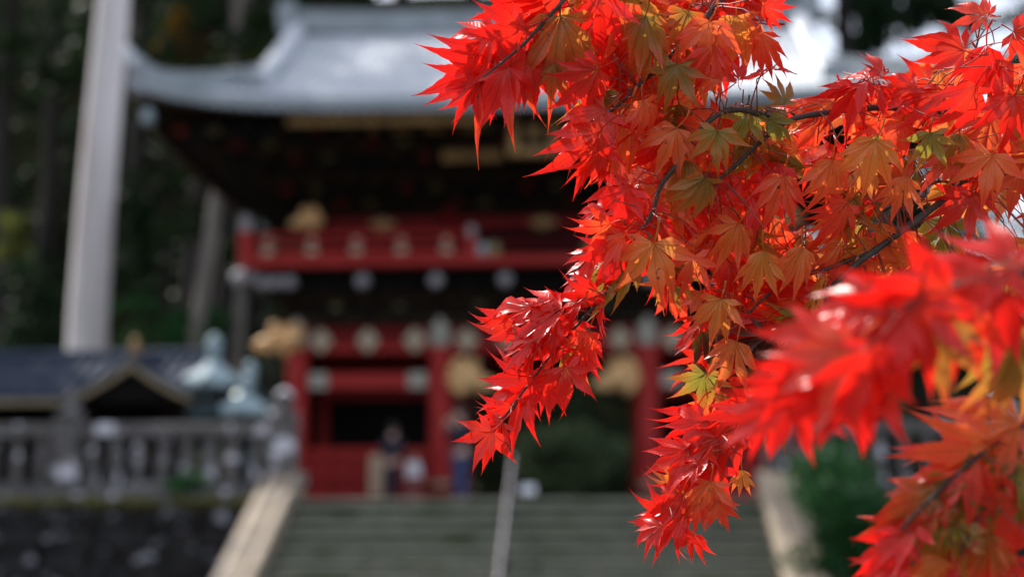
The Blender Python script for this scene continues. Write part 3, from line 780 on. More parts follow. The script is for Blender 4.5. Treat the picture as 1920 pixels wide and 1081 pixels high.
# ------------------------------------------------------------------ people
def skinmesh(name, pts, edges, root, m, parent, lv=2):
    me = bpy.data.meshes.new(name); me.from_pydata([p[:3] for p in pts], edges, [])
    me.materials.append(m)
    o = inst(name, me, parent)
    md = o.modifiers.new('skin', 'SKIN'); md.use_smooth_shade = True
    if not me.skin_vertices: me.skin_vertices.new()
    for i, p in enumerate(pts):
        r = p[3]; me.skin_vertices[0].data[i].radius = r if hasattr(r, '__len__') else (r, r)
        me.skin_vertices[0].data[i].use_root = (i == root)
    ss = o.modifiers.new('sub', 'SUBSURF'); ss.levels = ss.render_levels = lv
    return o
def person(loc, rz, k, label, top, bottom, armL, armR, headtilt=0.0, skirt=False, hairlong=False):
    Pn = empty('person', loc, label, 'person', None, rz)
    Pn.scale = (k, k, k)
    # figure of 1.70 m facing -y
    sh = .185
    body = [(0, 0, .93, (.14, .10)), (0, 0, 1.12, (.125, .095)), (0, .01, 1.34, (.15, .10)), (0, .01, 1.44, (.07, .07)), (0, -.01+headtilt*.3, 1.50, (.052, .055)), (0, -.03+headtilt, 1.565, (.075, .09)), (0, -.02+headtilt, 1.65, (.078, .095)),
            (-.09, 0, .86, .095), (-.10, -.01, .48, .058), (-.105, .02, .09, .042), (-.115, -.10, .035, .035),
            (.09, 0, .86, .095), (.10, -.01, .48, .058), (.105, .02, .09, .042), (.115, -.10, .035, .035)]
    ed = [(0, 1), (1, 2), (2, 3), (3, 4), (4, 5), (5, 6), (0, 7), (7, 8), (8, 9), (9, 10), (0, 11), (11, 12), (12, 13), (13, 14)]
    arms = []
    for s, A in ((-1, armL), (1, armR)):
        b0 = len(body)
        shp = (s*sh, .01, 1.385, .055); body += [shp, (*A[0], .042), (*A[1], .030), (*A[2], .032)]
        ed += [(2, b0), (b0, b0+1), (b0+1, b0+2), (b0+2, b0+3)]
        arms.append((s, shp, A))
    bo = skinmesh('body', body, ed, 0, M['skin'], Pn)
    # fingers
    for s, shp, A in arms:
        e, h = Vector(A[1]), Vector(A[2]); d = (h-e).normalized(); sd = d.orthogonal().normalized(); mb = MB()
        for q in range(4):
            o_ = sd*(-.027+.018*q); L = (.055, .07, .065, .05)[q]
            mb.tube([h+o_, h+o_*1.1+d*L*.6, h+o_+d*L+d.cross(sd)*.015], [.010, .009, .007], 6)
        mb.tube([h-d*.03+sd*.03, h+sd*.055+d*.02, h+sd*.06+d*.045], [.011, .010, .008], 6)
        mb.build('fingers', M['skin'], Pn, True)
    # clothing
    jk = [(0, 0, .88, (.165, .125)), (0, 0, 1.12, (.145, .115)), (0, .01, 1.34, (.17, .12)), (0, .01, 1.44, (.085, .085))]; je = [(0, 1), (1, 2), (2, 3)]
    for s, shp, A in arms:
        b0 = len(jk); jk += [(*shp[:3], .072), (*A[0], .060), ((A[1][0]*.85+A[0][0]*.15), A[1][1]*.85+A[0][1]*.15, A[1][2]*.85+A[0][2]*.15, .046)]
        je += [(2, b0), (b0, b0+1), (b0+1, b0+2)]
    skinmesh('jacket', jk, je, 0, top, Pn)
    if skirt:
        MB().lathe([(.15, .95), (.19, .80), (.26, .48), (.25, .46)], 16).build('skirt', bottom, Pn, True)
    else:
        tr = [(0, 0, .95, (.15, .112)), (-.09, 0, .82, .105), (-.10, -.01, .48, .078), (-.105, .02, .10, .062), (.09, 0, .82, .105), (.10, -.01, .48, .078), (.105, .02, .10, .062)]
        skinmesh('trousers', tr, [(0, 1), (1, 2), (2, 3), (0, 4), (4, 5), (5, 6)], 0, bottom, Pn)
    for s in (-1, 1):
        MB().blob((s*.112, -.05, .045), (.052, .135, .05), 10, 7).build('shoe', M['shoe'], Pn, True)
    hr = MB().blob((0, .015+headtilt, 1.66), (.098, .112, .108), 14, 10, .1, 2)
    if hairlong: hr.blob((0, .07+headtilt, 1.54), (.095, .06, .14), 12, 8, .1, 4)
    hr.v = [(x, y if not (y < -.055+headtilt and z < 1.70) else -.055+headtilt, z) for x, y, z in hr.v]
    hr.build('hair', M['hair'], Pn, True)
    fc = MB().blob((0, -.118+headtilt, 1.60), (.014, .02, .022), 8, 6); fc.build('nose', M['skin'], Pn, True)
    for s in (-1, 1):
        MB().blob((s*.035, -.098+headtilt, 1.628), (.014, .008, .008), 8, 6).build('eye', M['hair'], Pn, True)
        MB().blob((s*.083, -.01+headtilt, 1.615), (.012, .025, .035), 8, 6).build('ear', M['skin'], Pn, True)
    MB().blob((0, -.105+headtilt, 1.555), (.024, .008, .007), 8, 6).build('mouth', M['maroon'], Pn, True)
    return Pn
down = lambda s: [(s*.23, .02, 1.12), (s*.25, -.04, .88), (s*.25, -.07, .80)]
fold = lambda s: [(s*.24, .0, 1.12), (s*.14, -.17, 1.06), (s*.06, -.19, 1.07)]
raise_ = lambda s: [(s*.25, -.10, 1.20), (s*.12, -.26, 1.40), (s*.05, -.28, 1.47)]
p = at(735, 900, 29.9); person((p.x, 29.9, G), radians(165), 1.0, 'person in a long dark coat standing with back turned by the niche fence', M['coat'], M['coat'], fold(-1), fold(1), -.01)
p = at(776, 900, 29.6); person((p.x, 29.6, G), radians(40), .64, 'small child in a white top and maroon skirt beside the red pillar', M['white'], M['maroon'], down(-1), down(1), -.02, skirt=True, hairlong=True)
p = at(863, 900, 26.6); person((p.x, 26.6, G), radians(-50), 1.03, 'person in navy jacket and blue jeans with raised hands before the gate pillar', M['navy'], M['jeans'], raise_(-1), raise_(1), -.03)
# beige upright board by the fence and small white notice on the top step
p = at(706, 885, 30.4)
BD = empty('notice_board', (p.x, 30.4, G), 'narrow upright beige wooden board in front of the red niche fence', 'board')
MB().bbox(0, 0, .68, .30, .05, .88, .015).build('panel', M['board'], BD)
for s in (-1, 1): MB().bbox(s*.11, .03, .35, .05, .05, .70, .01).build('leg', M['board'], BD)
p = at(990, 928, 23.6)
WN = empty('floor_notice', (p.x, 23.6, G), 'small white notice on a low easel at the head of the stairs', 'notice')
pn = MB().bbox(0, 0, 0, .24, .03, .17, .01).build('panel', M['signwhite'], WN, loc=(0, 0, .17)); pn.rotation_euler = (radians(-28), 0, 0)
for s in (-1, 1): MB().tube([(s*.12, .07, .20), (s*.13, .16, 0)], .012, 6).build('leg', M['iron'], WN)

# ------------------------------------------------------------------ forest
def cards(mb, n, clumps, size, rng, flat=0.0):
    """n small leaf-shaped faces spread through the given clumps (x,y,z,rx,ry,rz)"""
    tot = sum(c[3]*c[4]*c[5] for c in clumps)
    for c in clumps:
        k = int(n*c[3]*c[4]*c[5]/tot)+1
        for _ in range(k):
            d = Vector((rng.gauss(0, 1), rng.gauss(0, 1), rng.gauss(0, 1))).normalized()
            r = rng.random()**.45
            p = Vector((c[0]+d.x*c[3]*r, c[1]+d.y*c[4]*r, c[2]+d.z*c[5]*r))
            a = Vector((rng.gauss(0, 1), rng.gauss(0, 1), rng.gauss(0, 1)*(1-flat))).normalized()
            b = a.orthogonal().normalized(); q = rng.random()*2*pi
            b = b*cos(q)+a.cross(b)*sin(q)
            s = size*rng.uniform(.6, 1.35); wv = a.cross(b)*s*.34
            mb.add([p-b*s*.5, p+wv, p+b*s*.5, p-wv], [(0, 1, 2, 3)])
    return mb
def trunk_mesh(h, r0, r1, m, seed, lean=(0, 0), flare=.5, flute=.06):
    rng = random.Random(seed); mb = MB(); P = []; n = 16; ms = 14
    for j in range(ms+1):
        t = j/ms; z = h*t; r = r0+(r1-r0)*t+r0*flare*max(0, 1-z/1.2)**2
        for i in range(n):
            a = 2*pi*i/n; k = 1+flute*sin(a*5+seed)+.04*noise.noise(Vector((cos(a)*2, sin(a)*2, z*.4+seed)))
            P.append((lean[0]*t+r*k*cos(a)+.12*sin(z*.3+seed), lean[1]*t+r*k*sin(a), z))
    F = [(j*n+i, j*n+(i+1) % n, (j+1)*n+(i+1) % n, (j+1)*n+i) for j in range(ms) for i in range(n)]
    F.append(tuple(ms*n+i for i in range(n)))
    return mb.add(P, F).mesh('trunk', m, True)
cedar_var = {}
def cedar_crown(seed, z0, z1, rad):
    rng = random.Random(seed); mb = MB(); lb = MB()
    nb = 46
    for k in range(nb):
        t = k/nb; z = z0+(z1-z0)*t; a = k*2.4+rng.random(); L = rad*(1-.78*t)*rng.uniform(.65, 1.1)*(0.55+.45*min(1, t*5))
        tipp = Vector((cos(a)*L, sin(a)*L, z-.10*L+rng.uniform(-.3, .3)))
        mb.tube([(0, 0, z), (cos(a)*L*.5, sin(a)*L*.5, z+.04*L), tipp], [.07, .045, .015], 5)
        cl = [(cos(a)*L*u, sin(a)*L*u, z-.10*L*u*u-.25, .30*L*.5+.25, .30*L*.5+.25, .45) for u in (.45, .75, 1.0)]
        cards(lb, 120, cl, .34, rng)
    return mb.mesh('limbs', M['cedardark'], True), lb.mesh('crown', LM['cedarleaf'])
CV = [cedar_crown(11, 13, 33, 4.2), cedar_crown(12, 17, 36, 4.6), cedar_crown(13, 10, 29, 3.8)]
def cedar(x, y, r, label, m, var, h=34, lean=(0, 0), zb=None, seed=1):
    z = (G if y < 46 else hill_z(x, y))-.15 if zb is None else zb
    T = empty('cedar_tree', (x, y, z), label, 'tree', 'cedars of the hillside forest')
    inst('trunk', trunk_mesh(h, r, r*.35, m, seed, lean), T)
    inst('limbs', CV[var][0], T, None, (0, 0, seed)); inst('crown', CV[var][1], T, None, (0, 0, seed))
    return T
p = at(176, 560, 36)
cedar(p.x, 36, .56, 'big pale grey cedar trunk rising behind the small tiled hall', M['cedar'], 1, 37, (.15, 0), seed=3)
p = at(345, 640, 44); cedar(p.x, 44, .25, 'slim leaning grey cedar trunk between the hall roof and the gate', M['bark'], 0, 34, (2.6, 0), seed=4)
p = at(438, 620, 46); cedar(p.x, 46, .22, 'thin grey cedar trunk just beside the gate corner', M['bark'], 2, 30, (.2, .6), seed=5)
DK = 'dark cedar trunk standing in the shaded hillside forest'
for i, (px, Y, r, var) in enumerate(((20, 50, .40, 0), (95, 58, .35, 1), (262, 62, .4, 2), (375, 56, .36, 1), (432, 52, .36, 0), (520, 64, .4, 1), (610, 58, .35, 2), (760, 66, .42, 0), (880, 60, .4, 1), (1030, 64, .4, 2), (1180, 58, .4, 0), (1330, 64, .4, 1), (1445, 70, .4, 2))):
    p = at(px, 300, Y); cedar(p.x, Y, r, DK, M['cedardark'], var, 33, (random.uniform(-.6, .6), 0), seed=20+i)
p = at(1590, 60, 52); cedar(p.x, 52, .46, 'dark cedar trunk beside the bright sky gap right of the gate roof', M['cedardark'], 1, 36, seed=50)
p = at(1990, 60, 58); cedar(p.x, 58, .46, 'dark cedar trunk at the right end of the forest', M['cedardark'], 2, 34, seed=51)

def broadleaf(x, y, z, h, rx, n, size, m, label, seed, group='broadleaf trees under the cedars', name='broadleaf_tree', cat='tree', trunk=True, base=.35):
    rng = random.Random(seed)
    T = empty(name, (x, y, z), label, cat, group)
    cl = []
    for k in range(11):
        a = rng.random()*2*pi; r = rx*rng.uniform(.15, .75); zz = h*(base+(1-base)*rng.uniform(.12, .85))
        cl.append((cos(a)*r, sin(a)*r, zz, rx*rng.uniform(.28, .5), rx*rng.uniform(.28, .5), h*(1-base)*rng.uniform(.14, .26)))
    if trunk:
        mb = MB(); mb.tube([(0, 0, -.1), (.05*h*rng.uniform(-1, 1), 0, h*.3), (0, 0, h*.62)], [.035*h**.5+.03, .03*h**.5+.02, .02], 8)
        for c in cl[:7]: mb.tube([(0, 0, h*.28), (c[0]*.5, c[1]*.5, (h*.3+c[2])*.55), (c[0], c[1], c[2])], [.045, .03, .008], 6)
        mb.build('trunk', M['cedardark'], T, True)
    cm = cards(MB(), n, cl, size, rng).build('crown', m, T)
    return T
def bl(px, py, Y, wpx, hpx, n, size, m, label, seed, **kw):   # centre pixel of the crown, width and height of crown in photograph pixels
    c = at(px, py, Y); s = Y/FPX
    z0 = G if Y < 46 else hill_z(c.x, Y)
    top = c.z+hpx*s/2; h = max(1.0, top-z0)
    base = min(.85, max(.02, (c.z-hpx*s/2-z0)/h))
    return broadleaf(c.x, Y, z0, h, wpx*s/2*1.15, n, size, m, label, seed, base=base, **kw)
bl(330, 75, 46.4, 125, 190, 2200, .28, LM['yellow'], 'small yellow autumn tree glowing behind the cedar trunks', 1)
bl(395, 125, 46.3, 60, 90, 600, .26, LM['orange'], 'little rust coloured tree between two dark cedar trunks', 2)
bl(490, 95, 46.4, 120, 180, 2200, .30, LM['olive'], 'olive green tree just left of the gate roof gable', 3)
bl(20, 450, 46, 80, 120, 300, .28, LM['olive'], 'sparse olive bush on the slope beside the pale cedar', 4)
bl(120, 120, 52, 160, 160, 700, .3, LM['deep'], 'deep green tree high on the slope beside the pale cedar', 5)
bl(270, 480, 47, 130, 260, 900, .3, LM['deep'], 'deep green undergrowth tree between the pale cedar and leaning trunk', 6)
bl(80, 600, 45, 220, 220, 1400, .3, LM['deep'], 'broad dark green tree behind the small hall roof', 7)
bl(320, 610, 44.5, 220, 140, 1200, .28, LM['shrub'], 'low green tree above the hall gable', 8)
bl(640, 60, 60, 200, 200, 900, .36, LM['deep'], 'deep green tree above the gate ridge', 9)
bl(1055, 850, 43.5, 235, 150, 4200, .17, LM['mid'], 'round clipped green bush seen through the gate passage', 10, name='round_bush', cat='bush', group=None)
bl(1635, 75, 50, 70, 240, 1500, .40, LM['deep'], 'narrow dark green tree beside the cedar at the sky gap', 11)
bl(1715, -15, 54, 180, 110, 1500, .40, LM['deep'], 'dark green crown hanging over the bright sky gap', 17)
bl(1690, 190, 50, 260, 130, 1900, .38, LM['deep'], 'low dark tree under the bright sky gap', 18)
bl(1800, 70, 52, 75, 190, 1300, .40, LM['deep'], 'slender dark tree standing between two sky gaps', 19)
bl(1480, 20, 56, 70, 130, 900, .40, LM['deep'], 'dark green tree just above the right roof gable', 20)
bl(1800, 230, 50, 330, 260, 1800, .34, LM['deep'], 'dense dark tree low on the right slope', 12)
bl(1700, 420, 46, 420, 300, 2600, .3, LM['deep'], 'dark leafy tree behind the right hand terrace', 13)
bl(1850, 620, 42, 380, 260, 2200, .3, LM['deep'], 'dark evergreen thicket tree on the right of the terrace', 14)
bl(1640, 640, 40, 260, 200, 1600, .28, LM['deep'], 'dark evergreen bush tree beside the right gate corner', 15)
bl(1940, 120, 58, 170, 300, 1300, .38, LM['deep'], 'deep green tree at the far right edge of the forest', 16)
# undergrowth on the hill: nobody could count it
rng = random.Random(5); mb = MB()
for _ in range(2600):
    x = rng.uniform(-42, 32); y = 46+rng.random()**1.4*44; z = hill_z(x, y)
    cards(mb, 14, [(x, y, z+.4, .9, .9, .6)], .42, rng)
tag(mb.build('undergrowth', LM['deep']), 'dark leafy undergrowth covering the forest slope', 'undergrowth', kind='stuff')
# shrub right of the stairs, plant on the left ledge
p = at(1585, 980, 20.6)
broadleaf(p.x+.25, 20.6, 0, 2.75, 1.35, 7000, .11, LM['shrub'], 'round dark green shrub growing beside the right stair coping', 31, None, 'round_shrub', 'shrub', True, .05)
p = at(345, 895, 22.7)
broadleaf(p.x, 22.72, G-.02, .50, .42, 260, .13, LM['shrub'], 'small green fern tuft on the mossy ledge below the balustrade', 32, None, 'ledge_plant', 'plant', False, .02)
# unseen trees added at the left to shade hall, balustrade and gate front
broadleaf(-20.2, 25.0, G, 15.0, 5.6, 9000, .42, LM['deep'], 'unseen broad dense tree added left of the small hall for its shade', 33, 'broadleaf trees under the cedars', base=.42)
broadleaf(-20.4, 31.2, G, 20.8, 4.5, 9000, .42, LM['deep'], 'unseen tall dense tree added left of the pale cedar for its shade', 34, 'broadleaf trees under the cedars', base=.36)
# ------------------------------------------------------------------ maple in the foreground
def maple_mat(name, centre, mid, edge, rough=0.30, tr=0.56):
    m = bpy.data.materials.new(name); m.use_nodes = True
    n, l = m.node_tree.nodes, m.node_tree.links
    b = n['Principled BSDF']; out = n['Material Output']
    b.inputs['Roughness'].default_value = rough; b.inputs['Specular IOR Level'].default_value = 0.65
    uv = n.new('ShaderNodeUVMap'); sp = n.new('ShaderNodeSeparateXYZ'); l.new(uv.outputs[0], sp.inputs[0])
    tc = n.new('ShaderNodeTexCoord'); oi = n.new('ShaderNodeObjectInfo')
    off_ = n.new('ShaderNodeVectorMath'); off_.operation = 'SCALE'; off_.inputs[0].default_value = (31, 17, 23); l.new(oi.outputs['Random'], off_.inputs['Scale'])
    ad = n.new('ShaderNodeVectorMath'); ad.operation = 'ADD'; l.new(tc.outputs['Object'], ad.inputs[0]); l.new(off_.outputs[0], ad.inputs[1])
    nz = n.new('ShaderNodeTexNoise'); nz.inputs['Scale'].default_value = 2.2; nz.inputs['Detail'].default_value = 4; l.new(ad.outputs[0], nz.inputs[0])
    # position along the lobe plus blotches, plus a per-leaf shift
    ma = n.new('ShaderNodeMath'); ma.operation = 'MULTIPLY_ADD'; l.new(nz.outputs[0], ma.inputs[0]); ma.inputs[1].default_value = 0.9; l.new(sp.outputs[0], ma.inputs[2])
    mb_ = n.new('ShaderNodeMath'); mb_.operation = 'MULTIPLY_ADD'; l.new(oi.outputs['Random'], mb_.inputs[0]); mb_.inputs[1].default_value = 0.5; l.new(ma.outputs[0], mb_.inputs[2])
    mc = n.new('ShaderNodeMath'); mc.operation = 'MULTIPLY'; l.new(mb_.outputs[0], mc.inputs[0]); mc.inputs[1].default_value = 0.55
    rp = n.new('ShaderNodeValToRGB'); e = rp.color_ramp.elements; e.new(.5)
    e[0].position, e[1].position, e[2].position = .36, .62, .90
    e[0].color, e[1].color, e[2].color = (*centre, 1), (*mid, 1), (*edge, 1)
    l.new(mc.outputs[0], rp.inputs[0])
    # veins: midrib and side veins, slightly darker
    ab = n.new('ShaderNodeMath'); ab.operation = 'ABSOLUTE'; l.new(sp.outputs[1], ab.inputs[0])
    v1 = n.new('ShaderNodeMapRange'); v1.inputs[1].default_value = .03; v1.inputs[2].default_value = .10; v1.inputs[3].default_value = 1; v1.inputs[4].default_value = 0; l.new(ab.outputs[0], v1.inputs[0])
    s1 = n.new('ShaderNodeMath'); s1.operation = 'MULTIPLY_ADD'; l.new(ab.outputs[0], s1.inputs[0]); s1.inputs[1].default_value = -.12; l.new(sp.outputs[0], s1.inputs[2])
    s2 = n.new('ShaderNodeMath'); s2.operation = 'MULTIPLY'; l.new(s1.outputs[0], s2.inputs[0]); s2.inputs[1].default_value = 70
    s3 = n.new('ShaderNodeMath'); s3.operation = 'SINE'; l.new(s2.outputs[0], s3.inputs[0])
    s4 = n.new('ShaderNodeMapRange'); s4.inputs[1].default_value = .8; s4.inputs[2].default_value = 1.0; s4.inputs[3].default_value = 0; s4.inputs[4].default_value = .45; l.new(s3.outputs[0], s4.inputs[0])
    vm = n.new('ShaderNodeMath'); vm.operation = 'MAXIMUM'; l.new(v1.outputs[0], vm.inputs[0]); l.new(s4.outputs[0], vm.inputs[1])
    vs_ = n.new('ShaderNodeMath'); vs_.operation = 'MULTIPLY'; l.new(vm.outputs[0], vs_.inputs[0]); vs_.inputs[1].default_value = .38
    mx = n.new('ShaderNodeMix'); mx.data_type = 'RGBA'; l.new(vs_.outputs[0], mx.inputs[0]); l.new(rp.outputs[0], mx.inputs[6])
    mx.inputs[7].default_value = (centre[0]*.35, centre[1]*.3, centre[2]*.3, 1)
    # a few dark specks of wear
    n3 = n.new('ShaderNodeTexNoise'); n3.inputs['Scale'].default_value = 9; n3.inputs['Detail'].default_value = 2; l.new(ad.outputs[0], n3.inputs[0])
    r3 = n.new('ShaderNodeMapRange'); r3.inputs[1].default_value = .70; r3.inputs[2].default_value = .76; l.new(n3.outputs[0], r3.inputs[0])
    mx2 = n.new('ShaderNodeMix'); mx2.data_type = 'RGBA'; l.new(r3.outputs[0], mx2.inputs[0]); l.new(mx.outputs[2], mx2.inputs[6]); mx2.inputs[7].default_value = (.10, .03, .015, 1)
    l.new(mx2.outputs[2], b.inputs['Base Color'])
    tr_ = n.new('ShaderNodeBsdfTranslucent'); l.new(mx2.outputs[2], tr_.inputs[0])
    bp = n.new('ShaderNodeBump'); bp.inputs['Strength'].default_value = .25; bp.inputs['Distance'].default_value = .0012
    l.new(vm.outputs[0], bp.inputs['Height']); l.new(bp.outputs[0], b.inputs['Normal'])
    ms = n.new('ShaderNodeMixShader'); ms.inputs[0].default_value = tr
    l.new(b.outputs[0], ms.inputs[1]); l.new(tr_.outputs[0], ms.inputs[2]); l.new(ms.outputs[0], out.inputs[0])
    return m
MM = dict(
    R=maple_mat('maple_red', (.68, .040, .016), (.80, .018, .010), (.84, .012, .010)),
    S=maple_mat('maple_scarlet', (.78, .14, .035), (.84, .065, .022), (.86, .025, .014)),
    O=maple_mat('maple_orange', (.78, .25, .05), (.86, .17, .045), (.88, .07, .03)),
    A=maple_mat('maple_amber', (.60, .30, .045), (.80, .27, .045), (.86, .11, .03)),
    V=maple_mat('maple_olive_red', (.24, .19, .03), (.46, .18, .03), (.82, .06, .02)),
    G=maple_mat('maple_olive', (.20, .22, .03), (.32, .26, .035), (.60, .18, .03)),
)
def leaf_mesh(seed, spread, droop, fold, rows=16):
    """seven-lobed leaf, main lobe 1 long along +y, upper side +z, petiole along -y"""
    rng = random.Random(seed)
    angs = [0, 33, -33, 67, -67, 108, -108]; lens = [1.0, .93, .93, .74, .74, .42, .42]
    order = [-108, -67, -33, 0, 33, 67, 108]
    real = {a: radians(a*spread+rng.uniform(-4, 4)) for a in angs}
    V, F, UVs = [], [], []
    for a, L in zip(angs, lens):
        L = L*rng.uniform(.9, 1.06); th = real[a]
        k = order.index(a)
        hl = (real[order[k+1]]-th)/2 if k < 6 else radians(16)
        hr = (th-real[order[k-1]])/2 if k > 0 else radians(16)
        tipc = rng.uniform(-.8, .5); tw = rng.uniform(-1.3, 1.3); side = rng.uniform(-.17, .17); dl = droop*rng.uniform(.6, 1.4)
        base = len(V)
        for j in range(rows+1):
            t = j/rows; r = L*t
            # lanceolate outline with a drawn-out tip
            wmax = .124*(.55+.45*L)
            if t < .45: pr = .50+.50*sin(pi/2*t/.45)
            else:
                u = (t-.45)/.55; pr = (1-u)**1.4*(1-.12*u)+.03*(1-u)
            tooth = 1+(.10 if j % 2 else -.05)*(1 if .2 < t < .92 else 0)
            wl = min(wmax*pr*tooth, tan(max(.02, hl))*r) if hl < 1.2 else wmax*pr
            wr = min(wmax*pr*tooth, tan(max(.02, hr))*r) if hr < 1.2 else wmax*pr
            if j == rows: wl = wr = .002
            for q, wv in ((1, wl), (0, 0), (-1, -wr)):
                lx = wv+side*t*t; ly = r
                x = ly*sin(-th)+lx*-cos(th); y = ly*cos(th)-lx*sin(th)*1.0
                x = -sin(th)*ly-cos(th)*lx; y = cos(th)*ly-sin(th)*lx
                z = -dl*r*r+abs(wv)*fold*(1-.3*t)+tipc*max(0, t-.55)**2*1.6+tw*wv*t*.9+.025*sin(9*r+th*3+seed)
                V.append((x, y, z)); UVs.append((t, q*min(1, abs(wv)/(wmax*.9))))
        for j in range(rows):
            a0 = base+3*j
            F += [(a0, a0+3, a0+4, a0+1), (a0+1, a0+4, a0+5, a0+2)]
    # petiole
    pb = MB(); c = rng.uniform(-.12, .12)
    pb.tube([(0, .01, .004), (c*.6, -.11, .015), (c, -.22, .05), (c*1.0, -.33, .13)], [.011, .012, .013, .018], 5)
    n0 = len(V); V += pb.v; F += [tuple(i+n0 for i in f) for f in pb.f]; UVs += [(0.02, .5)]*len(pb.v)
    me = bpy.data.meshes.new('leaf'); me.from_pydata(V, [], F)
    me.materials.append(MM['R'])
    ul = me.uv_layers.new(name='UVMap')
    for lp in me.loops: ul.data[lp.index].uv = UVs[lp.vertex_index]
    me.polygons.foreach_set('use_smooth', [True]*len(me.polygons)); me.update()
    return me
rv = random.Random(99)
LV_open = [leaf_mesh(100+i, rv.uniform(.86, 1.0), rv.uniform(.15, .5), rv.uniform(.1, .5)) for i in range(9)]
LV_hang = [leaf_mesh(200+i, rv.uniform(.50, .76), rv.uniform(.25, .7), rv.uniform(.2, .7)) for i in range(9)]
PET = .33                                      # petiole length relative to the main lobe
MT = empty('maple_tree', (3.4, 1.9, 0), 'red and orange autumn maple with leafy twigs hanging across the view', 'tree')
MTL = MT.location
nleaf = [0]; stuff_leaves = []; ends = []
def leaf(px, py, s, ang, Lpx, c, pitch=0.0, roll=0.0, hang=True, var=None, part=True):
    """px,py: blade base; ang: direction of the main lobe (0 right, 90 down); pitch >0 leans the tip away; roll turns about the main lobe"""
    a = radians(ang); d = RIGHT*cos(a)-UP*sin(a)
    d = (d*cos(radians(pitch))+FWD*sin(radians(pitch))).normalized()
    nrm = -FWD; nrm = (nrm-d*nrm.dot(d)).normalized()
    nrm = Matrix.Rotation(radians(roll), 3, d) @ nrm
    xx = d.cross(nrm)
    k = Lpx*s/FPX; p = dep(px, py, s)
    mw = Matrix(((xx.x*k, d.x*k, nrm.x*k, p.x), (xx.y*k, d.y*k, nrm.y*k, p.y), (xx.z*k, d.z*k, nrm.z*k, p.z), (0, 0, 0, 1)))
    pool = LV_hang if hang else LV_open
    me = pool[var % 9 if var is not None else rv.randrange(9)]
    ends.append((mw @ Vector((0, -PET, .13)), px, py, s))
    if not part:
        stuff_leaves.append((me, mw, c)); return
    o = bpy.data.objects.new('leaf', me); col.objects.link(o); o.parent = MT
    o.matrix_local = Matrix.Translation(-MTL) @ mw
    if c != 'R': o.material_slots[0].link = 'OBJECT'; o.material_slots[0].material = MM[c]
    nleaf[0] += 1
    return o
# main limbs and twigs: photograph pixel and depth of each bend
TW = []
def twig(pts, r0, r1, name='twig'):
    P = [dep(*p) for p in pts]; Q = []
    for i in range(len(P)-1):                          # smooth by Catmull-Rom
        p0, p1, p2, p3 = P[max(0, i-1)], P[i], P[i+1], P[min(len(P)-1, i+2)]
        for k in range(4):
            t = k/4
            Q.append(.5*((2*p1)+(p2-p0)*t+(2*p0-5*p1+4*p2-p3)*t*t+(3*p1-p0-3*p2+p3)*t**3))
    Q.append(P[-1]); n = len(Q)
    rr = [(r0+(r1-r0)*i/(n-1))*(1+.18*(i % 4 == 0)) for i in range(n)]
    mb = MB(); mb.tube([q-MTL for q in Q], rr, 7); mb.build(name, M['twig'], MT, True)
    TW.append(Q); return Q
twig([(2100, 150, 1.25), (1990, 178, 1.15), (1870, 200, 1.09), (1750, 210, 1.07), (1690, 202, 1.06), (1620, 203, 1.05), (1530, 214, 1.045), (1475, 228, 1.04), (1430, 262, 1.04), (1390, 300, 1.04), (1340, 345, 1.04)], .0034, .0013)
twig([(1470, 228, 1.04), (1420, 212, 1.03), (1370, 206, 1.03), (1330, 226, 1.02), (1300, 262, 1.02), (1268, 310, 1.02), (1238, 350, 1.02), (1222, 400, 1.02), (1180, 470, 1.02), (1150, 530, 1.02), (1100, 590, 1.02), (1045, 650, 1.02), (990, 722, 1.02), (950, 775, 1.02), (920, 808, 1.02)], .0022, .0006)
twig([(2120, 120, 1.25), (1980, 225, 1.16), (1860, 300, 1.10), (1800, 350, 1.07), (1720, 412, 1.05), (1640, 470, 1.05), (1600, 500, 1.05), (1555, 545, 1.05), (1500, 620, 1.05), (1455, 685, 1.04), (1420, 740, 1.03), (1370, 810, 1.03), (1320, 872, 1.03), (1270, 945, 1.03), (1238, 990, 1.03)], .0033, .0007)
twig([(1430, -120, 1.08), (1350, 0, 1.05), (1290, 70, 1.04), (1240, 122, 1.04), (1195, 162, 1.04), (1150, 205, 1.03), (1085, 238, 1.03)], .0030, .0007)
twig([(1120, -110, 1.02), (1060, -5, 1.0), (1030, 30, 1.0), (985, 80, 1.0), (940, 118, 1.0), (905, 145, 1.0)], .0020, .0006)
twig([(1640, 470, 1.05), (1560, 500, 1.06), (1500, 520, 1.06), (1450, 545, 1.06), (1390, 600, 1.05), (1340, 660, 1.04)], .0016, .0006)
twig([(1800, 350, 1.07), (1760, 340, 1.08), (1700, 370, 1.08), (1620, 420, 1.08)], .0014, .0006)
twig([(1690, 202, 1.06), (1660, 170, 1.05), (1620, 150, 1.05)], .0012, .0005)
twig([(1870, 200, 1.09), (1840, 150, 1.08), (1830, 90, 1.08), (1850, 50, 1.08)], .0014, .0005)
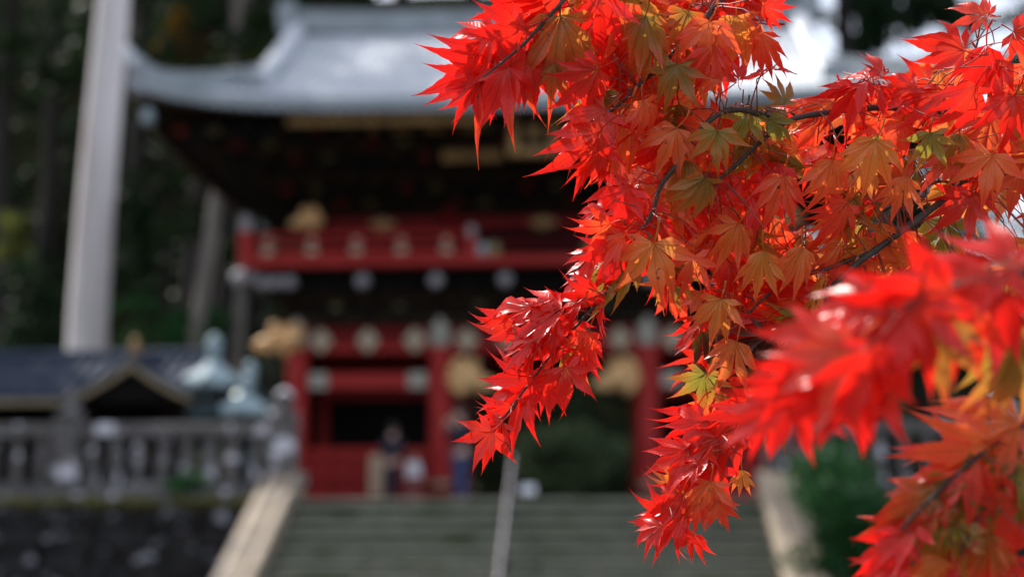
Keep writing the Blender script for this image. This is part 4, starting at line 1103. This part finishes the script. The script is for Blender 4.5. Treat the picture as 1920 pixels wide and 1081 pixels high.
# nearer, out of focus sprays
twig([(2150, 480, .80), (1990, 500, .74), (1850, 520, .70), (1760, 545, .68), (1650, 600, .67), (1560, 660, .67), (1480, 720, .68)], .0028, .0008)
twig([(1850, 520, .70), (1720, 560, .66), (1640, 640, .66), (1570, 690, .66)], .0012, .0006)
twig([(2150, 640, .90), (2000, 740, .84), (1920, 790, .81), (1840, 850, .80), (1760, 920, .80), (1690, 990, .80)], .0028, .0008)
twig([(1920, 790, .81), (1900, 880, .80), (1840, 960, .80), (1800, 1040, .80)], .0014, .0006)
HERO = '''
945 108 150 172 R 5 -25 | 962 104 126 170 V -5 30 | 988 96 101 112 R 0 -10 | 962 74 168 150 R 25 55 | 1050 30 95 165 V -8 5 | 1022 18 150 140 R 10 -30
1002 0 165 120 R 5 20 | 1075 60 98 105 R 0 20 | 1003 82 108 92 O -10 -30 | 1125 -12 88 120 R 5 10 | 1170 5 100 115 S 0 -15 | 1100 40 115 100 R 10 30 | 1060 -20 140 120 R 0 -40
1085 105 110 100 R 8 30 | 1120 130 130 110 R 5 -30 | 1210 30 95 115 V 0 10 | 1230 70 110 110 G 5 20
1135 205 150 118 R 10 20 | 1155 222 166 132 S 20 50 | 1122 250 138 135 R 0 -15 | 1132 268 112 95 R 10 60 | 1182 220 118 145 O -5 10 | 1205 188 78 78 O 0 -20 | 1095 245 165 85 R 15 40
1120 285 130 90 R 5 -40 | 1150 290 105 80 S 5 30
1215 375 142 112 R 5 20 | 1203 428 150 118 R 8 -30 | 1232 402 100 84 R 0 15 | 1226 456 93 132 A -6 4 | 1192 488 142 138 G 0 20 | 1152 498 165 95 R 25 45 | 1122 545 160 85 R 20 -35
1240 470 80 110 R 5 -20 | 1170 440 150 90 S 10 30 | 1180 350 140 105 R 5 10 | 1255 500 75 90 G 5 10
1052 580 174 150 R 18 40 | 1002 590 128 100 R 38 72 | 1132 574 112 78 R 30 66 | 1048 612 122 122 R 0 -15 | 1062 640 92 95 V 0 10 | 1102 622 95 88 S 0 -25 | 1036 690 122 112 R 0 15 | 1060 688 76 92 R 0 -20
1002 705 166 112 R 15 -20 | 992 725 140 135 R 5 25 | 922 808 128 92 R 0 8 | 958 758 150 78 R 15 -30 | 1015 650 150 100 R 30 60 | 1085 560 150 85 R 28 50 | 1020 700 95 75 R 5 30
1366 828 152 152 R 28 55 | 1342 868 140 125 R 5 -15 | 1332 902 98 92 O 0 15 | 1288 958 158 120 R 12 30 | 1272 985 95 80 R 25 55 | 1312 930 112 76 S 0 20 | 1300 900 152 92 A 12 -20
1340 940 62 66 S 0 0 | 1282 928 150 84 R 8 30 | 1392 880 100 56 A 0 20 | 1330 840 165 100 R 25 50 | 1380 800 140 120 R 5 10 | 1410 760 140 120 R 0 -20 | 1320 790 140 100 R 5 25 | 1310 760 130 100 R 5 -25
930 62 160 130 R 5 20 | 902 132 142 112 R 0 -20 | 955 125 116 122 R 0 25 | 1000 110 86 108 R 5 -15 | 925 96 174 122 R 20 48 | 1040 112 96 92 V 0 10 | 900 150 125 95 R 0 10 | 985 55 140 130 R 10 -20
1000 576 184 112 R 20 40 | 962 602 150 92 R 10 -20 | 1042 592 150 112 R 8 20 | 1090 652 82 82 R 0 -15 | 1000 640 160 92 R 20 45 | 942 790 142 72 R 10 20 | 1075 600 105 90 R 5 20
1242 985 152 78 R 20 40 | 1252 960 166 84 R 10 -20 | 1310 870 150 112 R 20 50 | 1290 842 150 102 R 5 15 | 1300 1000 100 66 R 10 30 | 1345 820 120 100 R 0 15
1120 470 150 84 R 10 30 | 1142 420 156 82 S 10 -25 | 1132 392 150 74 R 15 30 | 1100 520 155 80 R 20 45 | 1160 470 130 100 R 5 -10
1290 300 102 104 G 0 10 | 1322 332 112 98 V 5 -15 | 1268 240 116 104 O 0 12 | 1385 418 112 104 O 0 -10 | 1432 470 100 104 A 5 12 | 1300 480 92 88 O 0 -20 | 1352 560 102 94 A 0 10 | 1382 640 112 104 O 0 15 | 1322 700 102 88 G 5 -10
1505 462 108 100 O 0 10 | 1560 300 95 104 O 0 -12 | 1640 262 100 108 A 0 10 | 1312 612 140 76 R 35 68 | 1700 330 110 96 O 0 15 | 1745 250 95 80 G 5 0 | 1590 380 120 96 S 5 -20 | 1470 330 110 104 S 0 10 | 1860 290 110 110 O 0 12 | 1800 250 100 100 V 0 -10
1355 150 200 74 S 10 10 | 1385 150 255 56 R 0 20 | 1440 132 172 60 R 35 70 | 1448 130 345 62 R 35 -70 | 1402 208 98 78 G 0 10 | 1470 196 262 66 V 5 15 | 1440 225 30 70 G 5 -10 | 1345 245 100 90 G 0 10
1425 60 70 92 S 0 20 | 1380 30 88 120 A 0 -10 | 1330 40 100 115 O 0 15 | 1290 20 100 110 V 5 0 | 1430 10 30 72 R 10 20 | 1270 120 100 95 V 0 20 | 1310 110 75 90 A 0 -10 | 1340 85 115 95 S 0 15
1630 150 172 110 R 25 50 | 1655 145 250 66 R 10 20 | 1640 165 20 70 R 20 -30 | 1605 165 130 95 R 5 10 | 1810 95 190 110 R 0 10 | 1850 85 100 120 R 5 -10 | 1848 30 200 72 S 15 20 | 1852 28 280 34 S 0 0 | 1880 110 130 100 R 0 20 | 1900 60 20 80 R 0 10
1770 170 150 110 R 0 10 | 1830 160 115 110 R 0 -20 | 1900 180 100 110 R 0 10 | 1720 165 170 90 R 10 20
'''
hv = 0
for row in HERO.replace('\n', '|').split('|'):
    q = row.split()
    if len(q) != 7: continue
    x, y, an, L = map(float, q[:4]); pi_, ro = float(q[5]), float(q[6]); hv += 1
    leaf(x, y, 1.015+.03*((hv*7 % 5)/4-.5), an, L*1.1, q[4], pi_, ro, hang=(hv % 3 != 0), var=hv)
# nearer sprays
NEAR = '''
1860 520 170 250 R 10 20 .68 | 1780 545 160 260 R 5 -25 .66 | 1720 560 100 230 R 0 15 .66 | 1690 590 150 240 R 15 40 .66 | 1640 640 105 230 R 0 -20 .65 | 1600 660 150 230 S 10 25 .66 | 1560 690 120 200 R 5 10 .67
1740 600 75 200 V 0 10 .67 | 1880 540 120 230 R 0 20 .70 | 1900 500 190 220 R 20 35 .70 | 1520 700 150 190 R 10 -20 .68 | 1500 740 115 170 R 0 20 .69 | 1660 560 175 220 R 20 40 .67 | 1590 720 80 180 R 0 -15 .67
1900 600 100 220 G 5 10 .72 | 1930 640 110 220 V 5 -10 .72 | 1820 570 95 190 S 0 15 .69 | 1560 640 165 200 R 15 30 .67 | 1450 760 140 150 R 5 10 .72 | 1650 700 100 170 R 10 55 .66
1910 790 160 230 O 5 20 .80 | 1860 830 135 220 O 0 -15 .80 | 1900 860 110 200 G 0 10 .80 | 1830 860 160 200 S 10 30 .80 | 1790 900 120 190 V 0 15 .80 | 1850 920 100 190 V 5 -15 .80 | 1760 930 150 180 V 10 30 .80
1720 980 165 170 R 25 55 .80 | 1700 1000 130 160 R 5 15 .80 | 1790 980 110 180 G 5 10 .80 | 1860 1000 110 180 V 5 20 .80 | 1920 940 120 200 S 5 -20 .80 | 1910 740 250 110 O 0 10 .80 | 1900 1040 120 180 R 15 50 .80
1800 1050 150 160 R 25 50 .80 | 1690 1060 160 130 R 20 40 .80 | 1760 1040 110 150 O 5 10 .80 | 1880 900 150 180 R 10 30 .82 | 1930 860 170 200 O 10 20 .82 | 1740 960 100 150 G 5 -10 .81
'''
for row in NEAR.replace('\n', '|').split('|'):
    q = row.split()
    if len(q) != 8: continue
    x, y, an, L = map(float, q[:4]); hv += 1
    leaf(x, y, float(q[7]), an, L*.93, q[4], float(q[5]), float(q[6]), hang=(hv % 2 != 0), var=hv)
# fill inside the mass of foliage
POLY = [(1000, -60), (1030, 60), (1060, 150), (1090, 190), (1070, 240), (1060, 290), (1130, 300), (1180, 310), (1170, 370), (1140, 440), (1170, 520), (1250, 540), (1290, 560), (1320, 600), (1310, 640), (1330, 690), (1300, 740), (1290, 800), (1300, 850), (1380, 830), (1440, 790), (1500, 740), (1620, 700), (1720, 640), (1800, 560), (1960, 620), (1960, 120), (1860, 90), (1780, 120), (1730, 150), (1600, 170), (1530, 200), (1440, 215), (1380, 200), (1300, 180), (1240, 165), (1290, 120), (1400, 70), (1450, 20), (1460, -60)]
def inside(x, y, P=POLY):
    c = False; n = len(P)
    for i in range(n):
        (x1, y1), (x2, y2) = P[i], P[(i+1) % n]
        if (y1 > y) != (y2 > y) and x < (x2-x1)*(y-y1)/(y2-y1)+x1: c = not c
    return c
HOLES = [(1510, 385, 40), (1865, 440, 55), (1690, 395, 20), (1740, 380, 24), (1730, 270, 26), (1500, 175, 26), (1560, 250, 16)]
fr = random.Random(42); placed = []
tries = 0
cw = 'RRRRRSSSSOOOAVVG'
while tries < 14000:
    tries += 1
    x, y = fr.uniform(1000, 1960), fr.uniform(-60, 850)
    if not inside(x, y): continue
    gap = 28
    if any((x-a)**2+(y-b)**2 < gap*gap for a, b in placed): continue
    an = fr.gauss(122, 32); L = fr.uniform(88, 140)
    if y < 220 and x > 1500: an = fr.choice([fr.gauss(150, 30), fr.gauss(200, 30), fr.gauss(100, 30)])
    tx, ty = x+cos(radians(an))*L*.95, y+sin(radians(an))*L*.95
    if not inside(tx, ty): continue
    if any((x+(tx-x)*u-a)**2+(y+(ty-y)*u-b)**2 < (r+22)**2 for a, b, r in HOLES for u in (0, .35, .7, 1)): continue
    placed.append((x, y))
    cc = fr.choice(cw)
    if x > 1450 and fr.random() < .45: cc = fr.choice('OOOAASSSSVG')
    s = 1.07+fr.uniform(-.035, .075)
    leaf(x, y, s, an, L, cc, fr.gauss(8, 18), fr.gauss(0, 28) if fr.random() < .8 else fr.choice([-1, 1])*fr.uniform(50, 75), hang=fr.random() < .6, part=nleaf[0] < 300)
# unseen spray added above the view to shade the nearest leaves
OV = Vector((.67, .84, 2.27))
def wtwig(P, r0, r1):
    n = len(P); MB().tube([Vector(p)-MTL for p in P], [r0+(r1-r0)*i/(n-1) for i in range(n)], 7).build('twig', M['twig'], MT, True)
wtwig([(3.42, 1.9, 2.2), (2.4, 1.3, 2.55), (1.5, .98, 2.5), (.9, .86, 2.35), (.5, .82, 2.22)], .012, .001)
for k in range(95):
    p = OV+Vector((fr.uniform(-.24, .22), fr.uniform(-.17, .11), fr.uniform(-.03, .05)))
    a = fr.uniform(0, 2*pi); kk = fr.uniform(.045, .06)
    d = Vector((cos(a), sin(a), -.35)).normalized(); nn = Vector((-.3, 0, 1)); nn = (nn-d*nn.dot(d)).normalized(); xx = d.cross(nn)
    stuff_leaves.append((LV_open[k % 9], Matrix(((xx.x*kk, d.x*kk, nn.x*kk, p.x), (xx.y*kk, d.y*kk, nn.y*kk, p.y), (xx.z*kk, d.z*kk, nn.z*kk, p.z), (0, 0, 0, 1))), fr.choice('RRSOV')))
# join the shading spray and leaves beyond the first three hundred into one part
if stuff_leaves:
    keys = list(MM); allv, allf, alluv, mi = [], [], [], []
    for me, mw, c in stuff_leaves:
        n0 = len(allv); allv += [tuple((mw @ v.co)-MTL) for v in me.vertices]
        uvd = me.uv_layers[0].data
        for pl in me.polygons:
            allf.append(tuple(v+n0 for v in pl.vertices)); mi.append(keys.index(c)); alluv += [tuple(uvd[li].uv) for li in pl.loop_indices]
    me2 = bpy.data.meshes.new('leaf_mass'); me2.from_pydata(allv, [], allf)
    for k in keys: me2.materials.append(MM[k])
    me2.polygons.foreach_set('material_index', mi); me2.polygons.foreach_set('use_smooth', [True]*len(allf))
    ul = me2.uv_layers.new(name='UVMap')
    for i, u in enumerate(alluv): ul.data[i].uv = u
    me2.update(); inst('leaf_mass', me2, MT)['kind'] = 'stuff'
# fine twiglets from each petiole end to the nearest twig
allpts = [(q, ti, i) for ti, Q in enumerate(TW) for i, q in enumerate(Q)]
for e, px, py, s in ends:
    best = min(allpts, key=lambda t: (t[0]-e).length)
    L = (best[0]-e).length
    if L < .004 or L > .16: continue
    mid_ = (best[0]+e)/2+Vector((fr.uniform(-1, 1), fr.uniform(-1, 1), fr.uniform(-.2, 1)))*L*.2
    mb = MB(); mb.tube([best[0]-MTL, best[0]*.7+mid_*.3-MTL+Vector((0,0,.08*L)), mid_-MTL, e*.6+mid_*.4-MTL, e-MTL], [.0006, .0005, .0005, .0005, .0004], 5)
    mb.build('twiglet', M['petiole'], MT, True)
# trunk and limbs of the maple, standing to the right of the camera
mb = MB()
mb.tube([(0, 0, -.2), (-.05, .02, .5), (-.02, .0, 1.1), (.05, -.03, 1.7), (-.02, .02, 2.4), (.1, .05, 3.2)], [.17, .13, .115, .10, .08, .05], 12)
tr = mb.build('trunk', M['twig'], MT, True)
for tgt, zs in ((dep(2100, 150, 1.25), 1.45), (dep(2120, 120, 1.25), 1.45), (dep(2150, 480, .80), 1.25), (dep(2150, 640, .90), 1.2), (dep(1430, -120, 1.08), 1.75), (dep(1120, -110, 1.02), 1.75)):
    t = tgt-MTL; b0 = Vector((0, 0, zs)); up = .42 if zs > 1.6 else .1
    MB().tube([b0, b0*.6+t*.4+Vector((0, .05, up)), b0*.25+t*.75+Vector((0, .02, up*.75)), b0*.1+t*.9+Vector((0, .01, up*.4)), t], [.03, .018, .009, .006, .0035], 8).build('limb', M['twig'], MT, True)
print('LEAVES', nleaf[0], len(stuff_leaves))
